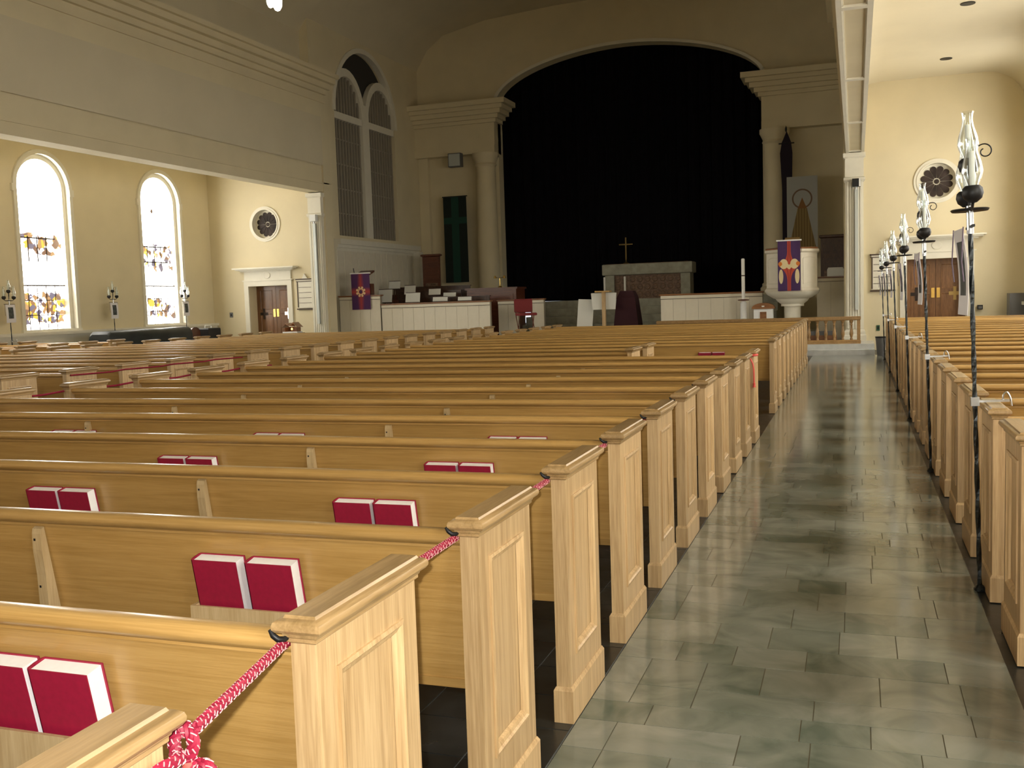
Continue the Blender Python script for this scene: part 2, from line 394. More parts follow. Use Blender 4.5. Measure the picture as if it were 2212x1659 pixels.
# ------------------------------------------------------------------ the room
def setting():
    # floors
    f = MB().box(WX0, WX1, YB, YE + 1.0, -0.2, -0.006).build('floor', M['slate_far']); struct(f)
    fa = MB().box(XL + 0.012, XR - 0.05, YB, 25.3, -0.0055, -0.003).build('floor', [M['grout']]); struct(fa)
    random.seed(11)
    # ashlar marble tiles of the aisle, each its own piece
    y = 2.55; k = 0
    x0, x1 = XL + 0.012, XR - 0.05
    while y < 11.6:
        h = random.choice([0.19, 0.24, 0.3, 0.3])
        x = x0
        first = True
        while x < x1 - 0.01:
            w = random.choice([0.24, 0.3, 0.36, 0.45, 0.55])
            if first: w = random.choice([0.15, 0.25, 0.38]); first = False
            if x + w > x1 - 0.1: w = x1 - x
            inst('tile', MB().box(x + 0.002, x + w - 0.002, y + 0.002, y + h - 0.002, -0.004, 0.0 - random.random() * 0.0006).mesh('tile', M['marble']), fa)
            x += w
        y += h; k += 1
    ff = MB().box(x0, x1, y + 0.002, 25.298, -0.004, 0.0).build('far_paving', M['marble_far'], fa); tag(ff, kind='stuff')
    fn = MB().box(x0, x1, YB, 2.549, -0.004, 0.0).build('near_paving', M['marble_far'], fa); tag(fn, kind='stuff')
    # black slate pieces between the nearest pew ends
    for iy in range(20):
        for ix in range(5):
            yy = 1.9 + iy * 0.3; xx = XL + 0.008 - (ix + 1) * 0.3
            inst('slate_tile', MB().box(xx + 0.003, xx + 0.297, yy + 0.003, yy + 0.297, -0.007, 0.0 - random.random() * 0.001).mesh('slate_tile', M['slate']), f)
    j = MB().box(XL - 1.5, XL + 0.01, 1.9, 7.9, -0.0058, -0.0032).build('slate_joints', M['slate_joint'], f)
    # centre and left aisles
    for a, c in ((-8.25, -6.7), (2 * XC - XR + 0.05, 2 * XC - XL - 0.02)):
        struct(MB().box(a, c, YB, 25.3, -0.0055, -0.001).build('floor', M['marble_far']))
    # steps and chancel platform
    st = MB().box(-15.4, 0.43, 25.33, 25.66, -0.005, 0.125).build('chancel_step', M['step'], smooth=None); struct(st)
    st = MB().box(-15.4, 0.43, 25.66, YP + 1.2, -0.005, 0.25).build('chancel_floor', M['step']); struct(st)
    for i in range(5):
        s_ = MB().box(-10.4, -2.3, 30.6 + 0.55 * i, 30.6 + 0.55 * (i + 1) if i < 4 else YP + 1.0, 0.25, 0.5 + 0.25 * i).build('sanctuary_step', M['stone']); struct(s_)

    # outer side walls with arched windows
    wins = [24.9 - 4.5 * k for k in range(7)]
    HW, SILL, SPR = 0.90, 1.22, 4.78
    def arch(c, hw, z0, zs, n=16):
        return [(c - hw, z0), (c + hw, z0)] + [(c + hw * math.cos(math.pi * i / n), zs + hw * math.sin(math.pi * i / n)) for i in range(n + 1)]
    for side, X, sg in (('left', WX0, -1), ('right', WX1, 1)):
        w = MB().holes([(YB, 0), (YE, 0), (YE, 7.2), (YB, 7.2)], [arch(c, HW, SILL, SPR) for c in wins], lambda u, v, d, X=X, sg=sg: (X + sg * d, u, v), 0.0, 0.45)
        struct(w.build('wall_' + side, M['wall']))
        # low wainscot with its ledge
        b_ = MB().box(min(X, X - sg * 0.10), max(X, X - sg * 0.10), YB, YE, 0, 1.08).box(min(X, X - sg * 0.17), max(X, X - sg * 0.17), YB, YE, 1.08, 1.16)
        struct(b_.build('trim_%d' % (1 if side == 'left' else 2), M['trim']))
    def window(side, X, sg, c, n, mat, fine):
        w = sroot('window_%d' % n)
        xin = lambda d: X + sg * d
        # stepped moulding round the opening
        def ringplate(h0, h1, d0, d1):
            o_ = arch(c, h1, SILL, SPR); i_ = arch(c, h0, SILL + 0.001, SPR)
            # build as strip
            A = [(c - h1, SILL)] + [(c + h1 * math.cos(math.pi - math.pi * i / 20), SPR + h1 * math.sin(math.pi * i / 20)) for i in range(21)] + [(c + h1, SILL)]
            B = [(c - h0, SILL)] + [(c + h0 * math.cos(math.pi - math.pi * i / 20), SPR + h0 * math.sin(math.pi * i / 20)) for i in range(21)] + [(c + h0, SILL)]
            m = MB()
            m.loft([[(xin(d), q[0], q[1]) for q in A] for d in (d0,)] + [[(xin(d1), q[0], q[1]) for q in A]] + [[(xin(d1), q[0], q[1]) for q in B]] + [[(xin(d0), q[0], q[1]) for q in B]] + [[(xin(d0), q[0], q[1]) for q in A]], cap=False, closed=False)
            return m
        ringplate(HW - 0.03, HW + 0.08, -0.06, 0.12).build('frame', M['trim'], w)
        ringplate(HW - 0.15, HW - 0.03, 0.08, 0.28).build('inner_frame', M['trim'], w)
        MB().box(min(xin(-0.08), xin(0.3)), max(xin(-0.08), xin(0.3)), c - HW - 0.1, c + HW + 0.1, SILL - 0.07, SILL).build('window_sill', M['trim'], w)
        for q in (-1, 1):
            MB().box(min(xin(-0.07), xin(0.02)), max(xin(-0.07), xin(0.02)), c + q * (HW + 0.05) - 0.07, c + q * (HW + 0.05) + 0.07, SPR - 0.13, SPR + 0.05).build('impost', M['trim'], w)
        h = HW - 0.145; d = 0.24
        zt = 2.34
        lo = MB(); 
        if fine:
            for i in range(5):
                for k in range(3):
                    y0 = c - h + i * 2 * h / 5; z0 = SILL + k * (zt - SILL) / 3
                    inst('pane', MB().box(min(xin(d), xin(d + .01)), max(xin(d), xin(d + .01)), y0 + .004, y0 + 2 * h / 5 - .004, z0 + .004, z0 + (zt - SILL) / 3 - .004).mesh('pane', mat), w)
            for i in range(1, 5):
                y0 = c - h + i * 2 * h / 5
                MB().box(min(xin(d - .01), xin(d + .015)), max(xin(d - .01), xin(d + .015)), y0 - .010, y0 + .010, SILL, zt).build('glazing_bar', M['leading'], w)
            for k in range(1, 3):
                z0 = SILL + k * (zt - SILL) / 3
                MB().box(min(xin(d - .01), xin(d + .015)), max(xin(d - .01), xin(d + .015)), c - h * .75, c + h * .5, z0 - .010, z0 + .010).build('glazing_bar', M['leading'], w)
            for z0 in ((3.5, 3.05) if n == 1 else (3.55,)):
                MB().box(min(xin(d - .01), xin(d + .008)), max(xin(d - .01), xin(d + .008)), c - h * .9, c + h * .75, z0 - .016, z0 + .016).build('glazing_bar', M['leading'], w)
            for i in (1, 2, 3):
                y0 = c - h + .1 + i * 2 * h / 5
                MB().box(min(xin(d - .01), xin(d + .008)), max(xin(d - .01), xin(d + .008)), y0 - .014, y0 + .014, 2.95, 3.6).build('glazing_bar', M['leading'], w)
            if n == 1:
                star = []
                for q in range(16):
                    rr = (0.20 if q % 4 == 0 else 0.12) if q % 2 == 0 else 0.035
                    star.append((c - 0.05 + rr * 0.8 * math.cos(q * math.pi / 8), 4.55 + rr * 1.15 * math.sin(q * math.pi / 8)))
                MB().prism(star, 'x', xin(d - 0.012), xin(d - 0.002)).build('star_piece', M['carve'], w)
        else:
            MB().box(min(xin(d), xin(d + .01)), max(xin(d), xin(d + .01)), c - h, c + h, SILL, zt).build('pane', mat, w)
        poly = [(c - h, zt + .02), (c + h, zt + .02)] + [(c + h * math.cos(math.pi * i / 24), SPR + h * math.sin(math.pi * i / 24)) for i in range(25)]
        MB().prism(poly, 'x', xin(d), xin(d + .01)).build('pane', mat, w)
        MB().box(min(xin(d - .06), xin(d + .02)), max(xin(d - .06), xin(d + .02)), c - h, c + h, zt - .012, zt + .02).build('transom', M['trim' if not fine else 'leading'], w)
    n = 0
    for k, c in enumerate(wins):
        n += 1; window('left', WX0, -1, c, n, M['stained_b' if k == 0 else 'stained_a'], k < 2)
    for k, c in enumerate(wins):
        n += 1; window('right', WX1, 1, c, n, M['stained_a'], False)

    # end walls of the side aisles: round window, door
    ROSE_Z, ROSE_R = 4.2, 0.46
    DOOR_T = 2.28
    for side, X0, X1, cx in (('front_left', WX0, -15.3, -17.44), ('front_right', -0.28, WX1, 1.93)):
        dw = 0.70
        circ = [(cx + ROSE_R * math.cos(2 * math.pi * i / 40), ROSE_Z + ROSE_R * math.sin(2 * math.pi * i / 40)) for i in range(40)]
        dh = [(cx - dw, 0.001), (cx + dw, 0.001), (cx + dw, DOOR_T), (cx - dw, DOOR_T)]
        w = MB().holes([(X0, 0), (X1, 0), (X1, 7.2), (X0, 7.2)], [circ, dh], lambda u, v, d: (u, YE + d, v), 0, 0.45).build('wall_' + side, M['wall']); struct(w)
        # round window
        n += 1
        rw = sroot('window_%d' % n)
        def ann(r0, r1, y0, y1, nm, mt):
            m = MB()
            prof = [(r1, y0), (r1, y1), (r0, y1), (r0, y0), (r1, y0)]
            rings = [[(cx + r * math.cos(2 * math.pi * i / 48), YE + yy, ROSE_Z + r * math.sin(2 * math.pi * i / 48)) for i in range(48)] for r, yy in prof]
            m.loft(rings, cap=False); return m.build(nm, mt, rw, smooth=35)
        ann(ROSE_R, ROSE_R + 0.085, -0.03, 0.0, 'frame', M['trim'])
        ann(ROSE_R - 0.02, ROSE_R + 0.02, -0.045, 0.17, 'frame', M['trim'])
        MB().loft([[(cx + ROSE_R * math.cos(2 * math.pi * i / 40), YE + yy, ROSE_Z + ROSE_R * math.sin(2 * math.pi * i / 40)) for i in range(40)] for yy in (0.16, 0.2)]).build('tracery', M['trim'], rw)
        def petal(a):
            pts = []
            for t in range(13):
                u = t / 12.0
                r = 0.085 + 0.225 * u; hw = 0.018 + 0.062 * u
                if u < 1: pts.append((r, hw))
            tip = [(0.31 + 0.075 * math.sin(q * math.pi / 8), 0.078 * math.cos(q * math.pi / 8)) for q in range(9)]
            up = pts[:-1:3] + tip[:]
            lo = [(r, -h) for r, h in reversed(pts[:-1:3])]
            P = [(r, h) for r, h in up] + lo
            return [(cx + r * math.cos(a) - h * math.sin(a), ROSE_Z + r * math.sin(a) + h * math.cos(a)) for r, h in P]
        for i in range(12):
            MB().prism(petal((i + 0.5) * math.pi / 6), 'y', YE + 0.142, YE + 0.165).build('pane', M['dark_glass'], rw)
        MB().loft([[(cx + 0.06 * math.cos(2 * math.pi * i / 20), YE + yy, ROSE_Z + 0.06 * math.sin(2 * math.pi * i / 20)) for i in range(20)] for yy in (0.142, 0.165)]).build('pane', M['dark_glass'], rw)
        # door
        d_ = sroot('door_%d' % (1 if side == 'front_left' else 2))
        yd = YE + 0.40
        tr = MB().box(cx - dw - 0.16, cx - dw, YE - 0.05, YE - 0.0, 0, DOOR_T + 0.16).box(cx + dw, cx + dw + 0.16, YE - 0.05, YE, 0, DOOR_T + 0.16).box(cx - dw, cx + dw, YE - 0.05, YE, DOOR_T, DOOR_T + 0.16)
        tr.build('door_frame', M['trim'], d_)
        fr = MB().box(cx - dw - 0.2, cx + dw + 0.2, YE - 0.07, YE, DOOR_T + 0.16, DOOR_T + 0.19)
        fr.box(cx - dw - 0.14, cx + dw + 0.14, YE - 0.045, YE, DOOR_T + 0.19, DOOR_T + 0.46)
        fr.build('frieze', M['trim'], d_)
        co = MB().box(cx - dw - 0.24, cx + dw + 0.24, YE - 0.12, YE, DOOR_T + 0.46, DOOR_T + 0.50).box(cx - dw - 0.34, cx + dw + 0.34, YE - 0.24, YE, DOOR_T + 0.50, DOOR_T + 0.535).box(cx - dw - 0.40, cx + dw + 0.40, YE - 0.32, YE, DOOR_T + 0.535, DOOR_T + 0.575)
        co.build('cornice', M['trim'], d_)
        md = MB().loft([[(cx + r * 1.25 * math.cos(2 * math.pi * i / 24), yy, DOOR_T + 0.325 + r * math.sin(2 * math.pi * i / 24)) for i in range(24)] for r, yy in ((0.10, YE - 0.045), (0.10, YE - 0.06), (0.085, YE - 0.065))])
        md.build('medallion', M['trim'], d_)
        for q in (-1, 1):
            x0, x1 = (cx - dw + 0.0, cx - 0.004) if q < 0 else (cx + 0.004, cx + dw)
            leaf = MB().box(x0, x1, yd, yd + 0.05, 0.01, DOOR_T).build('door_leaf', M['door_wood'], d_)
            for z0, z1 in ((0.12, 0.66), (0.76, 1.42), (1.52, 2.16)):
                MB().rectloft(0, 0, 0, 0, [(0, 0)]) if False else None
                pn = MB()
                pn.loft([[(x0 + 0.12 + e, yd - dd, z0 + e), (x1 - 0.12 - e, yd - dd, z0 + e), (x1 - 0.12 - e, yd - dd, z1 - e), (x0 + 0.12 + e, yd - dd, z1 - e)] for e, dd in ((0, 0), (0.0, 0.012), (0.02, 0.012), (0.035, 0.002))])
                pn.build('raised_panel', M['door_wood'], leaf)
            # lights in the leaves: a cross and brass push plates
            xm = (x0 + x1) / 2
            mt = M['daylit_glass'] if (side == 'front_left' and q > 0) else M['dim_glass']
            if side == 'front_left' and q < 0: mt = M['dark_glass']
            if side == 'front_right' and q < 0: mt = M['dark_glass']
            cz = 1.40
            xm += 0.1 * q
            MB().box(xm - 0.035, xm + 0.035, yd - 0.016, yd - 0.004, cz - 0.17, cz + 0.17).box(xm - 0.14, xm - 0.036, yd - 0.016, yd - 0.004, cz - 0.045, cz + 0.045).box(xm + 0.036, xm + 0.14, yd - 0.016, yd - 0.004, cz - 0.045, cz + 0.045).build('cross_light', mt, leaf)
            xe = (x1 - 0.10) if q < 0 else (x0 + 0.02)
            MB().box(xe, xe + 0.08, yd - 0.02, yd, 1.30, 1.55).build('push_plate', M['brass'], leaf)
        # jambs of the deep doorway floor side / back
        MB().box(cx - dw, cx + dw, yd + 0.05, yd + 0.1, 0.0, DOOR_T).build('door_back', M['dark_wood'], d_)

    # aisle ceilings with coved edges
    for X0, X1 in ((WX0, -15.30), (-0.28, WX1)):
        prof = []
        R = 0.9; zt = 6.75
        for i in range(7):
            a = math.pi / 2 * i / 6
            prof.append((X0 + R - R * math.cos(a), zt - R + R * math.sin(a)))
        for i in range(7):
            a = math.pi / 2 * (1 - i / 6)
            prof.append((X1 - R + R * math.cos(a), zt - R + R * math.sin(a)))
        prof += [(X1, 7.3), (X0, 7.3)]
        c = MB().prism([(q[0], q[1]) for q in prof], 'y', YB, YE).build('ceiling', M['ceil'], smooth=40); struct(c)
    for y, vl in ((20.62, 'second from the round window'), (25.29, 'nearest the round window'), (16.0, 'third from the round window')):
        v = MB().lathe([(0.11, 6.735), (0.13, 6.735), (0.13, 6.752), (0.0, 6.752)], 16, (1.97, y, 0)).build('ceiling_vent', M['black'])
        tag(v, 'small black round ceiling vent, ' + vl, 'vent', 'round vents of the side aisle ceiling')

    # upper nave walls on the arcade beams
    for side, x0, x1, sg in (('nave_left', -15.80, -15.36, 1), ('nave_right', -0.22, 0.22, -1)):
        w = MB().box(x0, x1, YB, YE - 0.0, 5.05, 8.1)
        w.box(x0, x1, YE, YE + 0.3, 5.05, 8.1)
        o = w.build('wall_' + side, M['wall']); struct(o)
        xf = x1 if sg > 0 else x0
        t = MB()
        for z0, z1, d in ((5.05, 5.30, 0.03), (5.30, 5.34, 0.06), (6.93, 6.98, 0.03), (7.75, 7.80, 0.05), (8.0, 8.15, 0.10), (8.15, 8.32, 0.20), (8.32, 8.48, 0.34), (8.48, 8.60, 0.44)):
            a, c = (xf, xf + d) if sg > 0 else (xf - d, xf)
            t.box(min(a, c), max(a, c), YB, YE + 0.3 + d * 0.6, z0, z1)
        struct(t.build('trim_%d' % (3 if sg > 0 else 4), M['wall']))
        # coffered soffit
        if sg > 0: continue
        s_ = MB()
        s_.box(x0, x0 + 0.07, YB, YE, 5.02, 5.05).box(x1 - 0.07, x1, YB, YE, 5.02, 5.05)
        s_.box(x0 + 0.07, x0 + 0.09, YB, YE, 5.035, 5.05).box(x1 - 0.09, x1 - 0.07, YB, YE, 5.035, 5.05)
        for yb in (-0.3, 4.25, 8.8, 13.32, 17.8, 22.35, 26.9):
            s_.box(x0 + 0.07, x1 - 0.07, yb - 0.07, yb + 0.07, 5.02, 5.05)
        struct(s_.build('trim_%d' % (5 if sg > 0 else 6), M['trim']))
    # nave vault
    half = [(8.3, 8.1), (8.3, 10.0), (8.0, 10.38), (7.55, 11.1), (6.9, 11.58), (5.2, 11.95), (2.5, 12.15), (0.0, 12.22)]
    prof = [(XC - a, z) for a, z in half] + [(XC + a, z) for a, z in reversed(half[:-1])]
    outer = [(XC + 8.6, 8.1), (XC + 8.6, 12.7), (XC - 8.6, 12.7), (XC - 8.6, 8.1)]
    c = MB().prism(prof + outer, 'y', YB, YP + 0.3)
    struct(c.build('ceiling', M['ceil'], smooth=30))
    # chancel side walls
    cxl, cxr = -15.80, 2 * XC + 15.80
    OC, OH, OS, OZ = 31.3, 2.22, 7.85, 3.86
    hole = arch(OC, OH, OZ, OS, 24)
    w = MB().holes([(YE + 0.3, 0.0), (YP, 0.0), (YP, 8.7), (YP, 10.4), (YE + 0.3, 10.4)], [hole], lambda u, v, d: (cxl - d, u, v), 0, 0.4).build('wall_chancel_left', M['wall']); struct(w)
    w = MB().box(cxr, cxr + 0.4, YE + 0.3, YP, 0, 10.4).build('wall_chancel_right', M['wall']); struct(w)
    # organ screen
    n += 1
    ow = sroot('window_%d' % n)
    MB().box(cxl - 0.27, cxl - 0.23, OC - OH - 0.3, OC + OH + 0.3, OZ - 0.3, OS + OH + 0.3).build('chamber_shade_panel', M['dark_void'], ow)  # flat near-black panel; darkness of the unlit chamber painted behind the slats
    def bar(y0, y1, z0, z1, d0=0.1, d1=0.16, nm='slat', mt='slat'):
        MB().box(cxl - d1, cxl - d0, y0, y1, z0, z1).build(nm, M[mt], ow)
    bar(OC - 0.24, OC + 0.24, OZ, OS + 0.5, 0.02, 0.2, 'mullion', 'trim')
    bar(OC - OH, OC - 0.24, OS - 0.22, OS, 0.04, 0.2, 'transom', 'trim'); bar(OC + 0.24, OC + OH, OS - 0.22, OS, 0.04, 0.2, 'transom', 'trim')
    lw = (OH - 0.24) / 2
    for q in (-1, 1):
        lc = OC + q * (0.24 + lw)
        for i in range(10):
            yy = lc - lw + (i + 0.5) * 2 * lw / 10
            dz = math.sqrt(max(0.0, lw * lw - (yy - lc) ** 2)) * 1.25
            bar(yy - 0.035, yy + 0.035, OZ, OS - 0.22); bar(yy - 0.035, yy + 0.035, OS, OS + dz)
        for zz in (4.6, 5.4, 6.2, 7.0):
            bar(lc - lw, lc + lw, zz - 0.02, zz + 0.02, 0.12, 0.18)
        # arched head of each light
        A = [(lc - (lw + 0.0) * math.cos(math.pi * i / 16), OS + lw * 1.25 * math.sin(math.pi * i / 16)) for i in range(17)]
        B = [(lc - (lw + 0.24) * math.cos(math.pi * i / 16), OS + (lw * 1.25 + 0.26) * math.sin(math.pi * i / 16)) for i in range(17)]
        m = MB().loft([[(cxl - 0.03, a, z) for a, z in A], [(cxl - 0.2, a, z) for a, z in A], [(cxl - 0.2, a, z) for a, z in B], [(cxl - 0.03, a, z) for a, z in B], [(cxl - 0.03, a, z) for a, z in A]], cap=False, closed=False)
        m.build('light_head', M['trim'], ow)
    A = [(OC - (OH - 0.02) * math.cos(math.pi * i / 24), OS + (OH - 0.02) * math.sin(math.pi * i / 24)) for i in range(25)]
    B = [(OC - (OH + 0.14) * math.cos(math.pi * i / 24), OS + (OH + 0.14) * math.sin(math.pi * i / 24)) for i in range(25)]
    MB().loft([[(cxl + 0.05, a, z) for a, z in A], [(cxl - 0.15, a, z) for a, z in A], [(cxl - 0.15, a, z) for a, z in B], [(cxl + 0.05, a, z) for a, z in B], [(cxl + 0.05, a, z) for a, z in A]], cap=False, closed=False).build('frame', M['trim'], ow)
    # ledge and wainscot under it
    struct(MB().box(cxl, cxl + 0.28, 28.6, 34.85, 3.55, 3.72).box(cxl, cxl + 0.18, 28.6, 34.85, 3.45, 3.55).box(cxl, cxl + 0.12, 28.6, 34.8, 0.25, 3.45).build('trim_7', M['trim']))
    for i in range(14):
        MB().box(cxl + 0.12, cxl + 0.135, 28.65 + i * 0.44, 28.65 + i * 0.44 + 0.40, 1.2, 3.35).build('board', M['board'], bpy.data.objects['trim_7'])
    struct(MB().box(cxl + 0.05, cxl + 0.35, 34.5, 34.85, 0.25, 3.5).build('trim_8', M['trim']))

    # proscenium wall with its flattened arch
    a, b_ = 4.80, 1.58; zs = 8.95
    op = []
    nn = 40
    for i in range(nn + 1):
        t = math.pi * i / nn
        ct, stt = math.cos(t), math.sin(t)
        e = 2 / 1.85
        op.append((XC + a * math.copysign(abs(ct) ** e, ct), zs + b_ * abs(stt) ** e))
    hole = [(XC - a, 0.2), (XC + a, 0.2)] + op
    w = MB().holes([(-16.2, 0.1), (0.62, 0.1), (0.62, 12.6), (-16.2, 12.6)], [hole], lambda u, v, d: (u, YP + d, v), 0, 0.5).build('wall_front', M['wall']); struct(w)
    # arch moulding
    A = op; B = [(XC + (q[0] - XC) * 1.028, zs + (q[1] - zs) * 1.07) for q in op]
    struct(MB().loft([[(p_[0], YP - 0.06, p_[1]) for p_ in A], [(p_[0], YP + 0.02, p_[1]) for p_ in A], [(p_[0], YP + 0.02, p_[1]) for p_ in B], [(p_[0], YP - 0.06, p_[1]) for p_ in B], [(p_[0], YP - 0.06, p_[1]) for p_ in A]], cap=False, closed=False).build('trim_9', M['trim']))
    k = 9
    for q in (-1, 1):
        def bx(u0, u1, y0, y1, z0, z1, m):
            x0, x1 = sorted((XC + q * u0, XC + q * u1)); m.box(x0, x1, y0, y1, z0, z1)
        m = MB()
        # entablature: architrave, frieze, stepped cornice returning into the opening
        bx(4.80, 8.05, YP - 0.45, YP + 0.3, 7.05, 7.32, m); bx(4.80, 8.05, YP - 0.40, YP + 0.3, 7.32, 8.15, m)
        for z0, z1, d in ((8.15, 8.28, 0.10), (8.28, 8.42, 0.22), (8.42, 8.58, 0.36), (8.58, 8.72, 0.48), (8.72, 8.90, 0.62)):
            bx(4.80 - d, 8.05, YP - 0.40 - d, YP + 0.3, z0, z1, m)
        k += 1; struct(m.build('trim_%d' % k, M['wall']))
        # column with capital and base
        cxx = XC + q * 5.22
        col = MB().lathe([(0.46, 0.25), (0.46, 1.55), (0.52, 1.55), (0.52, 1.72), (0.46, 1.78), (0.46, 1.86), (0.41, 1.9), (0.40, 3.5), (0.36, 6.4), (0.36, 6.55), (0.42, 6.62), (0.38, 6.68), (0.46, 6.85), (0.50, 6.92), (0.50, 7.05)], 24, (cxx, YP - 0.30, 0)).build('column', M['wall'], smooth=40)
        tag(col, 'ivory round column with capital on the %s side of the black curtain' % ('green banner' if q < 0 else 'white banner'), 'column')
        # pilaster between chancel wall and column
        k += 1; m = MB(); bx(7.6, 8.0, YP - 0.2, YP, 0.25, 7.05, m); struct(m.build('trim_%d' % k, M['wall']))
    # back wall
    struct(MB().box(WX0 - 0.5, WX1 + 0.5, YB - 0.3, YB, -0.2, 12.6).build('wall_back', M['wall']))
    # fluted pilasters at the ends of the arcades
    for nm, x0, x1, zb in (('trim_20', -15.80, -15.36, 0.0), ('trim_21', -0.24, 0.20, 0.25)):
        m = MB(); yb = YE - 0.16
        m.box(x0, x1, yb, YE + 0.3, zb, 5.02)
        r = struct(m.build(nm, M['trim']))
        nf = 6; wv = (x1 - x0)
        for i in range(nf):
            xx = x0 + 0.03 + i * (wv - 0.06) / nf
            MB().box(xx + 0.008, xx + (wv - 0.06) / nf - 0.008, yb - 0.03, yb, zb + 0.32, 4.30).build('reed', M['trim'], r)
        MB().rectloft(x0, x1, yb, YE + 0.1, [(0.06, zb), (0.06, zb + 0.14), (0.035, zb + 0.17), (0.035, zb + 0.24), (0.0, zb + 0.30)]).build('base', M['trim'], r)
        MB().rectloft(x0, x1, yb, YE + 0.1, [(0.0, 4.28), (0.04, 4.34), (0.04, 4.40), (0.005, 4.42), (0.005, 4.88), (0.05, 4.92), (0.05, 5.02)]).build('capital', M['trim'], r)
setting()

# ------------------------------------------------------------------ black curtain
def curtain():
    m = MB(); n = 300; pts = []
    for i in range(n + 1):
        x = XC - 5.6 + 11.2 * i / n
        pts.append((x, YP + 0.62 + 0.055 * math.sin(i * 0.55) + 0.02 * math.sin(i * 1.7)))
    m.loft([[(x, y, 1.5) for x, y in pts], [(x, y, 11.2) for x, y in pts], [(x, y + 0.02, 11.2) for x, y in pts], [(x, y + 0.02, 1.5) for x, y in pts]], cap=False, closed=False)
    tag(m.build('stage_curtain', M['curtain'], smooth=60), 'black floor-length curtain filling the wide chancel arch', 'curtain')
curtain()

# ------------------------------------------------------------------ pews
W_END, T_END = 0.468, 0.055
def end_meshes():
    out = {}
    for sg, nm in ((1, 'R'), (-1, 'L')):
        X = lambda x: x * sg
        def bx(m, x0, x1, *a):
            m.box(min(X(x0), X(x1)), max(X(x0), X(x1)), *a)
        b = MB()
        y0, y1, z0, z1 = 0.080, 0.388, 0.24, 0.845
        bx(b, -T_END, 0, 0, y0, 0.0, 0.925); bx(b, -T_END, 0, y1, W_END, 0.0, 0.925)
        bx(b, -T_END, 0, y0, y1, 0.0, z0); bx(b, -T_END, 0, y0, y1, z1, 0.925)
        bx(b, -T_END + 0.004, -0.014, y0, y1, z0, z1)
        out['body' + nm] = b.mesh('pew_end', M['oak_z'])
        mo = MB()
        rings = []
        for e, d in ((-0.002, 0.0), (-0.002, 0.006), (0.008, 0.008), (0.014, 0.002), (0.024, -0.002), (0.030, -0.013), (-0.002, -0.013)):
            rings.append([(X(d), y0 + e, z0 + e), (X(d), y1 - e, z0 + e), (X(d), y1 - e, z1 - e), (X(d), y0 + e, z1 - e)])
        mo.loft(rings + [rings[0]], cap=False)
        out['mould' + nm] = mo.mesh('panel_moulding', M['oak_z'])
        c = MB(); x0, x1 = sorted((X(-T_END), X(0)))
        c.rectloft(x0, x1, 0, W_END, [(0.002, 0.918), (0.007, 0.922), (0.007, 0.929), (0.010, 0.932), (0.012, 0.939), (0.022, 0.943), (0.0265, 0.949), (0.027, 0.956), (0.0245, 0.963), (0.018, 0.968), (0.009, 0.970), (0.006, 0.976)])
        out['cap' + nm] = c.mesh('cap', M['oak_y'], smooth=28)
        p_ = MB(); p_.rectloft(x0, x1, 0, W_END, [(0.010, 0.0), (0.010, 0.122), (0.002, 0.136)])
        out['plinth' + nm] = p_.mesh('plinth', M['oak_z'])
    return out
EM = end_meshes()
BR = MB()
BR.prism([(0.052, 0.868), (0.040, 0.862), (0.036, 0.845), (0.036, 0.79), (0.046, 0.70), (0.05, 0.55), (0.055, 0.425), (0.128, 0.425)], 'x', -0.019, 0.019)
BR.cur = 1
for yy, zz in ((0.036, 0.825), (0.0475, 0.66)):
    BR.box(-0.012, -0.005, yy - 0.0015, yy + 0.004, zz - 0.004, zz + 0.004)
BRM = BR.mesh('bracket', [M['oak_pale'], M['black']])
RK = MB()
RK.box(-0.19, 0.19, -0.002, 0.008, 0.545, 0.655)
RK.box(-0.19, -0.178, 0.008, 0.095, 0.545, 0.655).box(0.178, 0.19, 0.008, 0.095, 0.545, 0.655)
RK.box(-0.178, 0.178, 0.008, 0.105, 0.545, 0.575)
RKM = RK.mesh('book_rack', M['oak_pale'])
HK = MB().tube([(0.0, 0.004, 0.93), (-0.004, -0.012, 0.926), (-0.012, -0.022, 0.928), (-0.022, -0.024, 0.936), (-0.030, -0.022, 0.946)], [0.006, 0.006, 0.0065, 0.006, 0.004], 8)
HKM = HK.mesh('hook', M['black'], smooth=60)
LONG = {}
def long_meshes(L):
    k = round(L, 3)
    if k in LONG: return LONG[k]
    a, c = -L + T_END, -T_END
    b = MB().prism([(0.052, 0.89), (0.072, 0.89), (0.165, 0.42), (0.143, 0.42)], 'x', a, c)
    bm = b.mesh('backrest', M['oak_x'])
    lo = MB().prism([(0.140, 0.415), (0.172, 0.415), (0.168, 0.445), (0.134, 0.445)], 'x', a, c).mesh('lower_rail', M['oak_x'])
    pr = [(0.060, 0.872), (0.044, 0.872), (0.044, 0.880), (0.036, 0.883), (0.030, 0.887), (0.022, 0.893), (0.018, 0.901), (0.018, 0.909), (0.022, 0.917), (0.030, 0.923), (0.040, 0.926), (0.066, 0.926), (0.078, 0.920), (0.082, 0.905), (0.078, 0.885), (0.070, 0.872)]
    rm = MB().prism(pr, 'x', a, c).mesh('top_rail', M['rail'], smooth=40)
    sm = MB().prism([(0.15, 0.425), (0.46, 0.445), (0.47, 0.455), (0.465, 0.468), (0.45, 0.470), (0.15, 0.450)], 'x', a, c).mesh('seat', M['oak_x'])
    LONG[k] = (bm, lo, rm, sm); return LONG[k]

